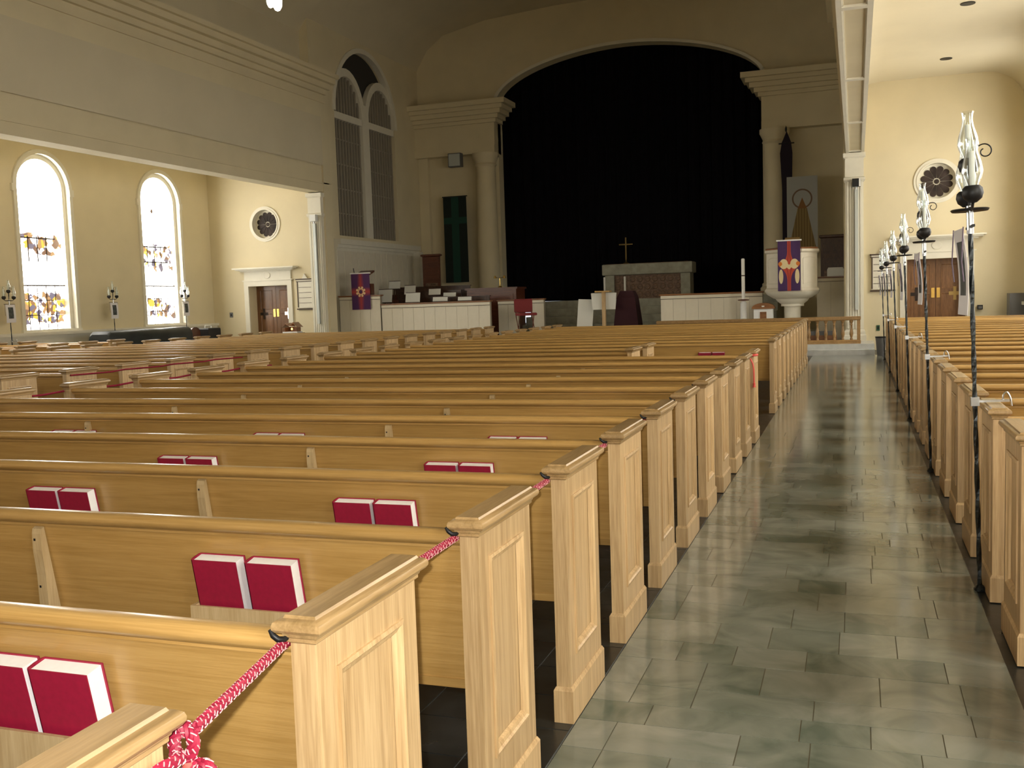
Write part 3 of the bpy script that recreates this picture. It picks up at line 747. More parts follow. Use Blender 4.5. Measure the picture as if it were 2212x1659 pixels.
def pew(X0, X1, Y, label, group, brackets=(), racks=(), hook=False, plain_end=False):
    t = thing('pew', label, 'pew', (X1, Y, 0), group=group)
    L = X1 - X0
    for side, x in (('R', 0.0), ('L', -L)):
        e = inst('pew_end', EM['body' + side], t, (x, 0, 0))
        inst('panel_moulding', EM['mould' + side], e)
        inst('cap', EM['cap' + side], e)
        inst('plinth', EM['plinth' + side], e)
        if hook and side == 'R': inst('hook', HKM, e, (-T_END - 0.002, 0, 0.002))
    bm, lo, rm, sm = long_meshes(L)
    inst('backrest', bm, t); inst('lower_rail', lo, t); inst('top_rail', rm, t); inst('seat', sm, t)
    for x in brackets: inst('bracket', BRM, t, (x - X1, 0, 0))
    for x in racks: inst('book_rack', RKM, t, (x - X1, 0, 0))
    return t

# hymnals
CV = MB()
bw, bh, bt = 0.162, 0.225, 0.054
CV.box(0, bw, 0, 0.003, 0, bh).box(0, bw, bt - 0.003, bt, 0, bh)
CV.loft([[(0.0, 0.0, z), (-0.005, 0.006, z), (-0.007, bt / 2, z), (-0.005, bt - 0.006, z), (0.0, bt, z), (0.003, bt, z), (-0.003, bt / 2, z), (0.003, 0.0, z)] for z in (0, bh)])
CVM = CV.mesh('cover', M['cover'])
PGM = MB().box(0.002, bw - 0.005, 0.003, bt - 0.003, 0.004, bh - 0.004).mesh('page_block', M['paper'])
def hymnal(x, row_y, label, dx=0.0, tilt=0.0):
    t = thing('hymnal', label, 'book', (x, row_y + 0.082, 0.588), (math.radians(11.2), math.radians(tilt), 0), 'red hymnals in the pew racks')
    inst('cover', CVM, t, (0, -0.040, 0)); inst('page_block', PGM, t, (0, -0.040, 0))
    return t

rackX = [-1.795, -3.35, -4.93, -6.3]
GRC = 'oak pews between the marble aisle and the centre aisle'
random.seed(5)
def rowname(n):
    if n <= 10: return '%s row behind the gap' % ORD[11 - n]
    return '%s row ahead of the gap' % ORD[n - 12]
for n in range(-1, 24):
    y = YL + n * S - (0.03 if n == -1 else 0.0)
    X1 = XL; X0 = -6.65
    if n in (11, 12):
        X1 = -2.49
        pew(X0, X1, y, 'short oak pew ending at the gap, the one %s' % ('nearer the chancel' if n == 12 else 'farther from the chancel'), GRC, (-4.83,), (-3.41, -4.99))
    else:
        pew(X0, X1, y, 'long oak pew left of the marble aisle, %s' % rowname(n), GRC, (-2.62, -4.83), rackX, hook=(-1 <= n <= 6))
for n in list(range(0, 7)) + [13]:
    for gi, gx in enumerate(rackX):
        if n < 13 and (gi > {0: 0, 1: 0, 2: 1, 3: 1, 4: 2, 5: 3, 6: 3}[n]): continue
        if n == 13 and gi > 0: continue
        j = random.uniform(-0.004, 0.004) + (0.06 if n == 0 else 0)
        place = ['first', 'second', 'third', 'fourth'][gi]
        for q in (0, 1):
            hymnal(gx - 0.180 + j + q * (0.194 if n == 1 else 0.178), YL + n * S, '%s red hymnal of the pair, %s rack from aisle, %s' % ('spine-side' if q == 0 else 'page-edge', place, rowname(n)))
GLC = 'oak pews left of the centre aisle'
for n in range(5, 24):
    pew(2 * XC - XL, -8.3, YL + n * S, 'long oak pew left of the centre aisle, %s row from the chancel' % ORD[24 - n], GLC, (-10.4, -12.5), (-9.0, -10.9))
    if n < 12:
        for q in (0, 1):
            hymnal(-9.0 - 0.17 + q * 0.175, YL + n * S, '%s red hymnal across the centre aisle, %s row from the chancel' % ('spine-side' if q == 0 else 'page-edge', ORD[24 - n]))
GLL = 'oak pews beside the stained glass windows'
for n in range(13, 20):
    pew(-18.9, 2 * XC - XR, YL + n * S, 'short oak pew beside the stained glass windows, %s row from the door' % ORD[20 - n], GLL, (-17.4,), ())
GRR = 'oak pews right of the marble aisle'
for n in range(-2, 21):
    pew(XR, 3.6, YR + n * S, 'oak pew right of the marble aisle, %s row from the right-hand door' % ORD[21 - n], GRR, (2.2,), (1.5, 2.9))

# ------------------------------------------------------------------ ropes
def helix_strands(path, r_rope, n_strand, r_strand, pitch, sign, phase=0.0, step=0.0035):
    P = [Vector(p) for p in path]
    seg = [(P[i + 1] - P[i]).length for i in range(len(P) - 1)]
    T = sum(seg); N = max(8, int(T / step))
    pts = []; k = 0; acc = 0.0
    for i in range(N + 1):
        d = T * i / N
        while k < len(seg) - 1 and d > acc + seg[k]: acc += seg[k]; k += 1
        pts.append((P[k].lerp(P[k + 1], (d - acc) / seg[k]), (P[k + 1] - P[k]).normalized(), d))
    res = []
    prev = None; frames = []
    for p_, t, d in pts:
        if prev is None:
            a = Vector((0, 0, 1)) if abs(t.z) < 0.9 else Vector((1, 0, 0)); u = t.cross(a).normalized()
        else:
            u = (prev - t * prev.dot(t)).normalized()
        prev = u; frames.append((p_, u, t.cross(u), d))
    for s_ in range(n_strand):
        ph = phase + 2 * math.pi * s_ / n_strand
        res.append([p_ + (u * math.cos(ph + sign * 2 * math.pi * d / pitch) + w * math.sin(ph + sign * 2 * math.pi * d / pitch)) * r_rope for p_, u, w, d in frames])
    return res
def rope_mesh(paths, r=0.0105, fine=True):
    m = MB()
    for path in paths:
        if fine:
            m.cur = 0
            m.tube(path, r * 0.62, 6)
            for st_ in helix_strands(path, r * 0.55, 5, r * 0.45, 0.05, 1): m.tube(st_, r * 0.45, 5)
            m.cur = 1
            for q, st_ in enumerate(helix_strands(path, r * 0.95, 5, r * 0.17, 0.06, -1, 0.4, 0.002)):
                for a in range((q * 2) % 6, len(st_) - 4, 6): m.tube(st_[a:a + 4], r * 0.11, 4)
        else:
            m.cur = 0; m.tube(path, r * 0.9, 6)
    return m.mesh('rope', [M['rope_red'], M['rope_white']], smooth=60)
def smooth_path(pts, n=10):
    P = [Vector(p) for p in pts]; out = []
    for i in range(len(P) - 1):
        p0, p1, p2, p3 = P[max(i - 1, 0)], P[i], P[i + 1], P[min(i + 2, len(P) - 1)]
        for k in range(n):
            t = k / n
            out.append(0.5 * ((2 * p1) + (p2 - p0) * t + (2 * p0 - 5 * p1 + 4 * p2 - p3) * t * t + (3 * p1 - p0 - 3 * p2 + p3) * t ** 3))
    out.append(P[-1]); return out
XRp = XL - T_END - 0.0135
GROPE = 'ropes strung between pew ends'
rt = thing('aisle_rope', 'red and white braided rope knotted at the nearest pew end', 'rope', (XRp, 1.28, 0), group=GROPE)
inst('rope_run', rope_mesh([[(-0.985 - XRp, -0.012, 0.924), (0, YL - 1.28 - 0.012, 0.914), (0, YL - 1.28 + 0.008, 0.914)]]), rt)
for n in range(1, 7):
    t = thing('aisle_rope', 'red and white braided rope reaching the pew in the %s' % rowname(n), 'rope', (XRp, YL + n * S, 0), group=GROPE)
    inst('rope_run', rope_mesh([[(0.004, -S + W_END + 0.002, 0.908), (0, -S + W_END + 0.03, 0.910), (0, -0.012, 0.914), (0, 0.008, 0.914)]], fine=(n < 4)), t)
# knot at the far edge of the nearest end
K = lambda x, y, z: (x + 0.016 - XRp, y - 0.035 - 1.28, z)
loop = smooth_path([K(-1.072, 1.290, 0.912), K(-1.035, 1.300, 0.928), K(-1.008, 1.300, 0.915), K(-1.004, 1.300, 0.895), K(-1.016, 1.298, 0.876), K(-1.032, 1.296, 0.882), K(-1.036, 1.296, 0.905), K(-1.022, 1.303, 0.924), K(-1.008, 1.305, 0.918)], 10)
tail = smooth_path([K(-1.036, 1.290, 0.880), K(-1.016, 1.282, 0.884), K(-1.003, 1.25, 0.893), K(-1.003, 1.21, 0.896), K(-1.004, 1.15, 0.885), K(-1.006, 1.10, 0.82)], 10)
tas = smooth_path([K(-1.016, 1.302, 0.860), K(-0.998, 1.306, 0.866), K(-0.990, 1.306, 0.853), K(-0.990, 1.305, 0.78)], 10)
tas2 = smooth_path([K(-1.005, 1.300, 0.850), K(-0.985, 1.302, 0.868), K(-0.972, 1.301, 0.850), K(-0.972, 1.30, 0.78)], 10)
inst('knot', rope_mesh([loop]), rt)
inst('tail', rope_mesh([tail]), rt); inst('tail', rope_mesh([tas]), rt); inst('tail', rope_mesh([tas2]), rt)
inst('collar', MB().tube([K(-1.018, 1.300, 0.884), K(-1.014, 1.302, 0.856)], 0.011, 12).mesh('collar', M['coral'], 40), rt)
inst('ribbon', MB().tube([K(-1.020, 1.304, 0.858), K(-1.020, 1.304, 0.838), K(-1.02, 1.300, 0.80)], [0.012, 0.014, 0.010], 8).mesh('ribbon', M['purple_rib'], 40), rt)
# loose end hanging on the last end behind the gap
yk = YL + 10 * S
r2 = thing('rope_end', 'coral red rope end hanging from the last pew end behind the gap', 'rope', (XL, yk, 0))
inst('loop', MB().tube(smooth_path([(-0.065, -0.012, 0.915), (-0.03, -0.032, 0.925), (0.02, -0.03, 0.93), (0.035, 0.02, 0.93)], 8), 0.012, 8).mesh('loop', M['coral'], 60), r2)
inst('hanging_cord', MB().tube(smooth_path([(-0.05, -0.030, 0.915), (-0.02, -0.035, 0.87), (0.0, -0.035, 0.80), (0.004, -0.032, 0.64)], 8), 0.008, 8).mesh('hanging_cord', M['coral'], 60), r2)
inst('tassel', MB().lathe([(0.006, 0.0), (0.016, -0.012), (0.013, -0.025), (0.018, -0.05), (0.0, -0.052)], 10).mesh('tassel', M['coral'], 50), r2, (0.004, -0.032, 0.645))
# ropes of the centre aisle
for xx, n0, n1, lab in ((-6.665, 5, 9, 'red rope strung along the pew ends right of the centre aisle'), (-8.285, 8, 11, 'red rope strung along the pew ends left of the centre aisle')):
    pts = []
    for n in range(n0, n1 + 1):
        pts += [(xx, YL + n * S + 0.05, 0.905), (xx, YL + n * S + W_END + 0.2, 0.893)]
    t = thing('aisle_rope', lab, 'rope', (0, 0, 0)); inst('rope_run', rope_mesh([pts], 0.011, False), t)
# rope right of the aisle
for n in range(0, 4):
    t = thing('aisle_rope', 'red rope right of the marble aisle reaching the %s pew from the right-hand door' % ORD[21 - n], 'rope', (XR + T_END + 0.016, YR + n * S, 0), group=GROPE)
    inst('rope_run', rope_mesh([[(0, -S + W_END + 0.002, 0.908), (0, -S + W_END + 0.03, 0.912), (0, -0.012, 0.914), (0, 0.008, 0.914)]], 0.011, False), t)

# ------------------------------------------------------------------ candle stands and their pennants
def chimney(z0, h):
    pr = [(0.026, 0.0), (0.030, 0.06), (0.046, 0.22), (0.050, 0.32), (0.044, 0.48), (0.030, 0.68), (0.024, 0.82), (0.026, 0.94), (0.031, 1.0)]
    return [(r, z0 + z * h) for r, z in pr]
def stand_meshes():
    d = {}
    p_ = MB(); N = 60; tw = []
    p_.loft([[(0.0125 * math.cos(a + 0.25 * k) * (1 + 0.0 * k), 0.0125 * math.sin(a + 0.25 * k), 1.9 * k / N) for a in (0, math.pi / 2, math.pi, 1.5 * math.pi)] for k in range(N + 1)])
    p_.lathe([(0.03, 0.0), (0.03, 0.012), (0.014, 0.03)], 12)
    d['pole'] = p_.mesh('pole', M['iron'])
    d['sleeve'] = MB().lathe([(0.0, 1.84), (0.017, 1.84), (0.017, 1.98), (0.0, 1.98)], 10).mesh('sleeve', M['steel'], 40)
    d['disc'] = MB().lathe([(0.0, 1.955), (0.085, 1.952), (0.092, 1.962), (0.085, 1.966), (0.0, 1.970)], 20).mesh('drip_disc', M['black'], 40)
    bowl = [(0.0, 0.0), (0.018, 0.0), (0.042, 0.02), (0.050, 0.045), (0.046, 0.07), (0.034, 0.082), (0.0, 0.078)]
    d['cup'] = MB().lathe(bowl, 16).mesh('cup', M['black'], 50)
    d['arm'] = MB().tube(smooth_path([(0, 0, 1.975), (0, 0.06, 1.955), (0, 0.115, 1.965), (0, 0.15, 1.985)], 6), 0.007, 8).mesh('arm', M['black'], 50)
    d['stem'] = MB().tube([(0, 0, 1.96), (0, 0, 2.14)], 0.008, 8).mesh('stem', M['black'], 50)
    d['candle_s'] = MB().lathe([(0.0, 0.075), (0.0135, 0.075), (0.0135, 0.245), (0.009, 0.25), (0.002, 0.25), (0.0015, 0.262), (0, 0.262)], 12).mesh('candle', M['wax'], 40)
    gl = MB()
    c = chimney(0.078, 0.235)
    gl.lathe(c + [(r - 0.002, z) for r, z in reversed(c)], 20, cap=False)
    d['chimney'] = gl.mesh('glass_chimney', M['glass'], 60)
    sc = []
    for i in range(26):
        a = math.pi * 0.95 - i * 0.29; r = 0.042 * (1 - i / 38)
        sc.append((0.075 + r * math.cos(a), 0.0, 2.245 + r * math.sin(a)))
    d['scroll'] = MB().tube(smooth_path([(0.0, 0.0, 1.975), (0.018, 0.0, 2.10), (0.030, 0.0, 2.20)], 4) + sc, 0.0035, 6).mesh('scroll', M['black'], 60)
    d['bar'] = MB().box(-0.006, 0.006, -0.16, 0.16, 1.868, 1.880).mesh('crossbar', M['black'])
    cl = MB().box(0.0, 0.16, -0.012, 0.012, 0.982, 0.994).box(-0.02, 0.02, -0.02, 0.02, 0.965, 1.01)
    cl.tube(smooth_path([(0.13, 0.0, 0.99), (0.135, 0.0, 1.02), (0.15, 0.0, 1.03), (0.165, 0.0, 1.0), (0.17, 0.0, 0.96)], 5), 0.005, 8)
    d['clamp'] = cl.mesh('clamp', M['steel'], 40)
    return d
SM = stand_meshes()
def candle_stand(x, y, label, group, lean=0.0, rotz=0.0):
    t = thing('candle_stand', label, 'candle stand', (x, y, 0), (0, lean, rotz), group)
    for k, nm in (('pole', 'pole'), ('sleeve', 'sleeve'), ('disc', 'drip_disc'), ('stem', 'stem'), ('bar', 'crossbar'), ('clamp', 'clamp'), ('scroll', 'scroll')):
        inst(nm, SM[k], t)
    inst('arm', SM['arm'], t); inst('arm', SM['arm'], t, rot=(0, 0, math.pi))
    for yy, zz in ((-0.15, 1.985), (0.15, 1.985), (0.0, 2.135)):
        inst('cup', SM['cup'], t, (0, yy, zz)); inst('candle', SM['candle_s'], t, (0, yy, zz)); inst('glass_chimney', SM['chimney'], t, (0, yy, zz))
    return t
def pic(x, z, mth, mix):
    a = mth('LESS_THAN', mth('ABSOLUTE', x), 0.5)
    return mix(a, (0.1, 0.1, 0.1), (0.1, 0.1, 0.1))
M['pennant'] = plain('white_satin', (0.72, 0.70, 0.72), 0.6)
M['picture'] = plain('dark_print', (0.05, 0.06, 0.06), 0.6, var=0.6, scale=18)
M['cord'] = plain('mauve_cord', (0.16, 0.12, 0.17), 0.7)
def pennant_meshes():
    d = {}
    ys = [(-0.14 + 0.28 * i / 8) for i in range(9)]
    def cur(z, k): return 0.02 * math.sin((1.86 - z) * 6.0) * k
    m = MB(); zs = [1.862 - 0.43 * i / 10 for i in range(11)]
    m.loft([[(cur(z, 1.0) - 0.003, yy, z) for yy in ys] + [(cur(z, 1.0), yy, z) for yy in reversed(ys)] for z in zs])
    d['cloth'] = m.mesh('cloth', M['pennant'], 60)
    m = MB(); zs2 = [1.80 - 0.27 * i / 8 for i in range(9)]
    m.loft([[(cur(z, 1.0) - 0.0055, -0.075, z), (cur(z, 1.0) - 0.0055, 0.075, z), (cur(z, 1.0) + 0.0025, 0.075, z), (cur(z, 1.0) + 0.0025, -0.075, z)] for z in zs2])
    d['print'] = m.mesh('printed_panel', M['picture'])
    m = MB().tube([(0.0, -0.15, 1.868), (-0.012, -0.15, 1.70), (-0.004, -0.148, 1.60)], 0.0035, 6)
    d['cordL'] = m.mesh('tassel_cord', M['cord'], 60)
    m = MB().tube([(0.0, 0.15, 1.868), (-0.012, 0.15, 1.70), (-0.004, 0.148, 1.60)], 0.0035, 6)
    d['cordR'] = m.mesh('tassel_cord', M['cord'], 60)
    return d
PM = pennant_meshes()
def pennant(x, y, label, group, lean, rotz=0.0):
    t = thing('pennant', label, 'banner', (x, y, 0), (0, lean, rotz), group)
    inst('cloth', PM['cloth'], t); inst('printed_panel', PM['print'], t); inst('tassel_cord', PM['cordL'], t); inst('tassel_cord', PM['cordR'], t)
for i in range(6):
    yy = 5.575 + 3.5856 * i
    candle_stand(0.606, yy, 'iron candle stand clamped along the marble aisle, %s from the chancel' % ORD[6 - i], 'candle stands on the pew ends', -0.030)
    pennant(0.548, yy - 0.02, 'white pennant with dark picture on the aisle candle stand, %s from the chancel' % ORD[6 - i], 'white pennants on candle stands', -0.030, math.radians(3.5))
for i, yy in enumerate((18.75, 22.3, 25.4)):
    candle_stand(-19.15, yy, 'iron candle stand with glass chimneys beside the stained glass, %s from the door' % ORD[3 - i], 'candle stands along the window wall')
    pennant(-19.13, yy, 'white pennant with dark picture beside the stained glass, %s from the door' % ORD[3 - i], 'white pennants on the window wall stands', 0.0)

# ------------------------------------------------------------------ chancel furniture
ZF = 0.25
def parapet(label, name, x0, x1, y, ztop, mir=False, depth=0.14, zb=ZF, boards=0.36):
    t = thing(name, label, 'parapet', ((x0 + x1) / 2, y, zb))
    ox, oz = (x0 + x1) / 2, zb
    b = MB().box(x0 - ox, x1 - ox, 0.012, depth, 0, ztop - oz - 0.05); b.build('panel_back', M['groove'], t)
    n = max(1, round((x1 - x0) / boards)); w = (x1 - x0) / n
    me = MB().box(0.003, w - 0.003, 0, 0.012, 0.0, ztop - oz - 0.14).mesh('board', M['board'])
    for i in range(n): inst('board', me, t, (x0 - ox + i * w, 0, 0))
    MB().box(x0 - ox, x1 - ox, -0.015, 0.012, ztop - oz - 0.132, ztop - oz - 0.05).build('fascia', M['board'], t)
    MB().box(x0 - ox, x1 - ox, -0.018, 0.0, ztop - oz - 0.145, ztop - oz - 0.132).build('shadow_bead', M['brown_line'], t)
    MB().rectloft(x0 - ox, x1 - ox, 0, depth, [(0.01, ztop - oz - 0.05), (0.035, ztop - oz - 0.03), (0.035, ztop - oz - 0.005), (0.02, ztop - oz)]).build('cap', M['cap_wood'], t)
    return t
parapet('tall ivory panelled parapet with wooden cap behind the starburst banner', 'choir_parapet', -15.5, -14.07, 28.3, 1.89)
parapet('long ivory panelled choir parapet with wooden cap beside the starburst banner', 'choir_parapet', -14.03, -10.42, 28.3, 1.60)
parapet('short ivory parapet section across the gap from the choir parapet', 'choir_parapet', -10.55, -9.90, 29.4, 1.60)
parapet('narrow ivory parapet section behind the red chair', 'choir_parapet', -9.50, -9.12, 29.6, 1.61)
parapet('long ivory panelled parapet with wooden cap left of the pulpit', 'choir_parapet', -5.24, -2.42, 28.3, 1.61)
parapet('ivory parapet with wooden cap between pulpit and fluted pilaster', 'choir_parapet', -1.0, -0.28, 28.6, 1.95)

def pulpit():
    cx, cy = -1.61, 28.0
    t = thing('pulpit', 'ivory panelled pulpit on a pedestal with wooden cap', 'pulpit', (cx, cy, ZF))
    def octo(r, z): return [(r * math.cos(math.pi / 8 + math.pi / 4 * i), r * math.sin(math.pi / 8 + math.pi / 4 * i), z) for i in range(8)]
    MB().loft([octo(r, z - ZF) for r, z in ((0.70, 1.66), (0.70, 2.62))]).build('body', M['board'], t)
    for i in range(4, 8):
        a = math.pi / 4 * i + math.pi / 4 * 0.0 - math.pi / 4 * 0.0
        a = math.pi / 4 * i
        ca, sa = math.cos(a), math.sin(a); d = 0.70 * math.cos(math.pi / 8)
        w = 0.70 * math.sin(math.pi / 8) - 0.05
        pts = [(-w, 1.76)] + [(w, 1.76)] + [(w * math.cos(math.pi * k / 10), 2.42 + 0.08 * math.sin(math.pi * k / 10)) for k in range(11)]
        def P(u, z, dd): return ((d + dd) * ca - u * sa, (d + dd) * sa + u * ca, z - ZF)
        MB().loft([[P(u * e, 2.1 + (z - 2.1) * e, dd) for u, z in pts] for e, dd in ((1.0, 0.0), (1.0, 0.012), (0.93, 0.012), (0.90, 0.004))]).build('raised_panel', M['board'], t)
    MB().loft([octo(r, z - ZF) for r, z in ((0.70, 2.58), (0.75, 2.62), (0.75, 2.68))]).build('cornice', M['board'], t)
    MB().loft([octo(r, z - ZF) for r, z in ((0.72, 2.68), (0.73, 2.72), (0.68, 2.735))]).build('cap', M['cap_wood'], t)
    MB().loft([octo(r, z - ZF) for r, z in ((0.74, 1.56), (0.76, 1.60), (0.74, 1.64), (0.70, 1.68))]).build('base_moulding', M['board'], t)
    MB().lathe([(0.70, 1.56 - ZF), (0.66, 1.50 - ZF), (0.50, 1.40 - ZF), (0.44, 1.38 - ZF), (0.40, 1.32 - ZF), (0.30, 1.24 - ZF), (0.30, 1.18 - ZF)], 24).build('corbel', M['trim'], t, smooth=30)
    MB().lathe([(0.22, 1.18 - ZF), (0.20, 0.2), (0.30, 0.1), (0.30, 0.0)], 20).build('pedestal', M['trim'], t, smooth=30)
    # reading desk on top
    MB().prism([(-0.42, 2.80 - ZF), (-0.42, 2.86 - ZF), (0.05, 3.02 - ZF), (0.05, 2.96 - ZF)], 'x', -0.18, 0.20).build('reading_desk', M['oak_x'], t)
    MB().box(-0.06, 0.06, -0.2, -0.08, 2.735 - ZF, 2.90 - ZF).build('desk_post', M['oak_z'], t)
pulpit()

def starburst(x, z, mth, mix):
    ax = mth('ABSOLUTE', x); az = mth('ABSOLUTE', z)
    r = mth('SQRT', mth('ADD', mth('MULTIPLY', x, x), mth('MULTIPLY', z, z)))
    cross = mth('MINIMUM', mth('MULTIPLY', ax, 7.0), mth('MULTIPLY', az, 6.0))
    glow = mth('MINIMUM', 1.0, mth('ADD', cross, mth('MULTIPLY', r, 0.55)))
    base = mix(glow, (0.42, 0.05, 0.03), (0.07, 0.02, 0.09))
    ang = mth('ARCTAN2', z, x)
    wob = mth('MULTIPLY', mth('COSINE', mth('MULTIPLY', ang, 8.0)), 0.016)
    ring = mth('LESS_THAN', mth('ABSOLUTE', mth('SUBTRACT', mth('ADD', r, wob), 0.115)), 0.042)
    hole = mth('LESS_THAN', mth('ADD', mth('ABSOLUTE', mth('SUBTRACT', r, 0.125)), mth('MULTIPLY', mth('SUBTRACT', 1.0, mth('COSINE', mth('MULTIPLY', ang, 8.0))), 0.03)), 0.02)
    c1 = mix(ring, base, (0.75, 0.50, 0.28))
    c2 = mix(hole, c1, (0.05, 0.02, 0.03))
    core = mth('LESS_THAN', r, 0.055)
    return mix(core, c2, (0.08, 0.03, 0.10))
M['starburst'] = banner_mat('starburst_banner_cloth', starburst)
def wings(x, z, mth, mix):
    ax = mth('ABSOLUTE', x); az = mth('ABSOLUTE', z)
    flare = mth('ADD', 0.045, mth('MULTIPLY', mth('POWER', mth('MAXIMUM', 0.0, mth('SUBTRACT', 1.0, mth('MULTIPLY', az, 2.2))), 3.0), 0.22))
    stripe = mth('LESS_THAN', ax, flare)
    base = mix(stripe, (0.05, 0.018, 0.08), (0.42, 0.055, 0.025))
    dark = mth('LESS_THAN', mth('ABSOLUTE', mth('SUBTRACT', ax, mth('MULTIPLY', flare, 0.35))), 0.008)
    base = mix(dark, base, (0.20, 0.02, 0.02))
    # pale winged shape: two lobes above, narrow tails below
    dx = mth('DIVIDE', mth('SUBTRACT', ax, 0.135), 0.105); dz = mth('DIVIDE', mth('SUBTRACT', z, 0.055), 0.13)
    lobe = mth('LESS_THAN', mth('ADD', mth('MULTIPLY', dx, dx), mth('MULTIPLY', dz, dz)), 1.0)
    vz = mth('ADD', z, mth('MULTIPLY', ax, -0.9))
    mid = mth('MULTIPLY', mth('LESS_THAN', mth('ABSOLUTE', mth('ADD', vz, 0.03)), 0.06), mth('LESS_THAN', ax, 0.17))
    tx = mth('DIVIDE', mth('SUBTRACT', ax, 0.205), 0.055); tz = mth('DIVIDE', mth('ADD', z, 0.27), 0.19)
    tail = mth('LESS_THAN', mth('ADD', mth('MULTIPLY', tx, tx), mth('MULTIPLY', tz, tz)), 1.0)
    pale = mth('MAXIMUM', mth('MAXIMUM', lobe, mid), tail)
    c = mix(pale, base, (0.62, 0.50, 0.28))
    ex = mth('DIVIDE', mth('SUBTRACT', ax, 0.225), 0.05); ez = mth('DIVIDE', mth('SUBTRACT', z, 0.06), 0.055)
    eye = mth('LESS_THAN', mth('ADD', mth('MULTIPLY', ex, ex), mth('MULTIPLY', ez, ez)), 1.0)
    return mix(eye, c, (0.55, 0.16, 0.02))
M['wings'] = banner_mat('winged_banner_cloth', wings)
def green_cross(x, z, mth, mix):
    v = mth('LESS_THAN', mth('ABSOLUTE', x), 0.15)
    h = mth('LESS_THAN', mth('ABSOLUTE', mth('SUBTRACT', z, 0.72)), 0.12)
    return mix(mth('MAXIMUM', v, h), (0.004, 0.010, 0.006), (0.006, 0.045, 0.028))
M['green_cross'] = banner_mat('green_cross_cloth', green_cross)
def radiant(x, z, mth, mix):
    ax = mth('ABSOLUTE', x)
    skirt = mth('LESS_THAN', ax, mth('ADD', 0.16, mth('MULTIPLY', mth('MAXIMUM', 0.0, mth('SUBTRACT', 0.25, z)), 0.22)))
    below = mth('LESS_THAN', z, 0.30)
    g = mth('MULTIPLY', skirt, below)
    ray = mth('MULTIPLY_ADD', mth('SINE', mth('MULTIPLY', x, 70.0)), 0.5, 0.5)
    gold = mix(ray, (0.16, 0.10, 0.03), (0.27, 0.19, 0.07))
    # plain ring above
    zz = mth('SUBTRACT', z, 0.62)
    r = mth('SQRT', mth('ADD', mth('MULTIPLY', x, x), mth('MULTIPLY', zz, zz)))
    ring = mth('LESS_THAN', mth('ABSOLUTE', mth('SUBTRACT', r, 0.30)), 0.025)
    base = mix(ring, (0.36, 0.36, 0.33), (0.16, 0.10, 0.06))
    tri = mth('MULTIPLY', mth('LESS_THAN', ax, mth('MULTIPLY', mth('SUBTRACT', 0.66, z), 0.4)), mth('GREATER_THAN', z, 0.30))
    base = mix(tri, base, (0.22, 0.10, 0.03))
    return mix(g, base, gold)
M['radiant'] = banner_mat('radiant_banner_cloth', radiant)
M['purple_dark'] = plain('dark_purple_cloth', (0.010, 0.004, 0.012), 0.9)

def hung_banner(name, label, cx, y, cz, w, h, mat, rod='white', thick=0.006):
    t = thing(name, label, 'banner', (cx, y, cz))
    n = 10
    m = MB()
    m.loft([[(-w / 2 + w * i / n, 0.006 * math.sin(i * 1.3 + k * 0.5), -h / 2 + h * k / 8) for i in range(n + 1)] + [(-w / 2 + w * i / n, thick + 0.006 * math.sin(i * 1.3 + k * 0.5), -h / 2 + h * k / 8) for i in range(n, -1, -1)] for k in range(9)])
    m.build('cloth', mat, t, smooth=50)
    if rod: MB().box(-w / 2 - 0.03, w / 2 + 0.03, -0.012, 0.04, h / 2, h / 2 + 0.035).build('rod', M[rod], t)
    return t
hung_banner('lectern_banner', 'purple and red starburst banner with gold ring over the choir parapet', -14.70, 28.24, 2.0, 0.645, 1.12, M['starburst'])
hung_banner('pulpit_banner', 'purple and red banner with pale winged shape on the pulpit', -1.645, 27.26, 2.24, 0.575, 1.30, M['wings'])
hung_banner('wall_banner', 'dark green wall banner with a lighter green cross', -14.26, 35.28, 3.92, 0.94, 3.2, M['green_cross'], rod='black')
hung_banner('wall_banner', 'white wall banner with gold radiating skirt and ring above', -1.66, 34.75, 4.0, 0.98, 2.7, M['radiant'], rod=None)
t = thing('wall_banner', 'narrow dark purple banner with pointed top beside the column', 'banner', (-2.16, 34.82, 2.75))
MB().prism([(-0.14, 0.0), (0.18, 0.0), (0.18, 2.3), (0.20, 3.4), (0.16, 3.75), (0.02, 4.12), (-0.14, 3.75), (-0.2, 3.4), (-0.14, 2.2)], 'y', -0.004, 0.004).build('cloth', M['purple_dark'], t)
MB().tube([(-0.24, 0.0, 3.72), (0.26, 0.0, 3.72)], 0.02, 8).build('rod', M['black'], t)
MB().lathe([(0.0, 4.30), (0.03, 4.22), (0.035, 4.15), (0.015, 4.10), (0.0, 4.08)], 10).build('finial', M['black'], t)

# lectern behind the starburst banner
t = thing('lectern', 'wooden lectern desk behind the starburst banner', 'lectern', (-14.7, 28.62, ZF))
MB().box(-0.22, 0.22, -0.12, 0.12, 0.0, 2.0).build('post', M['red_wood'], t)
MB().prism([(-0.33, 2.22), (-0.33, 2.27), (0.15, 2.42), (0.15, 2.37)], 'x', -0.24, 0.24).build('desk_top', M['red_wood'], t)
MB().tube(smooth_path([(-0.34, -0.1, 2.3), (-0.36, -0.1, 2.42), (-0.37, -0.1, 2.5)], 4), [0.012] * 8 + [0.02], 8).build('microphone', M['black'], t)

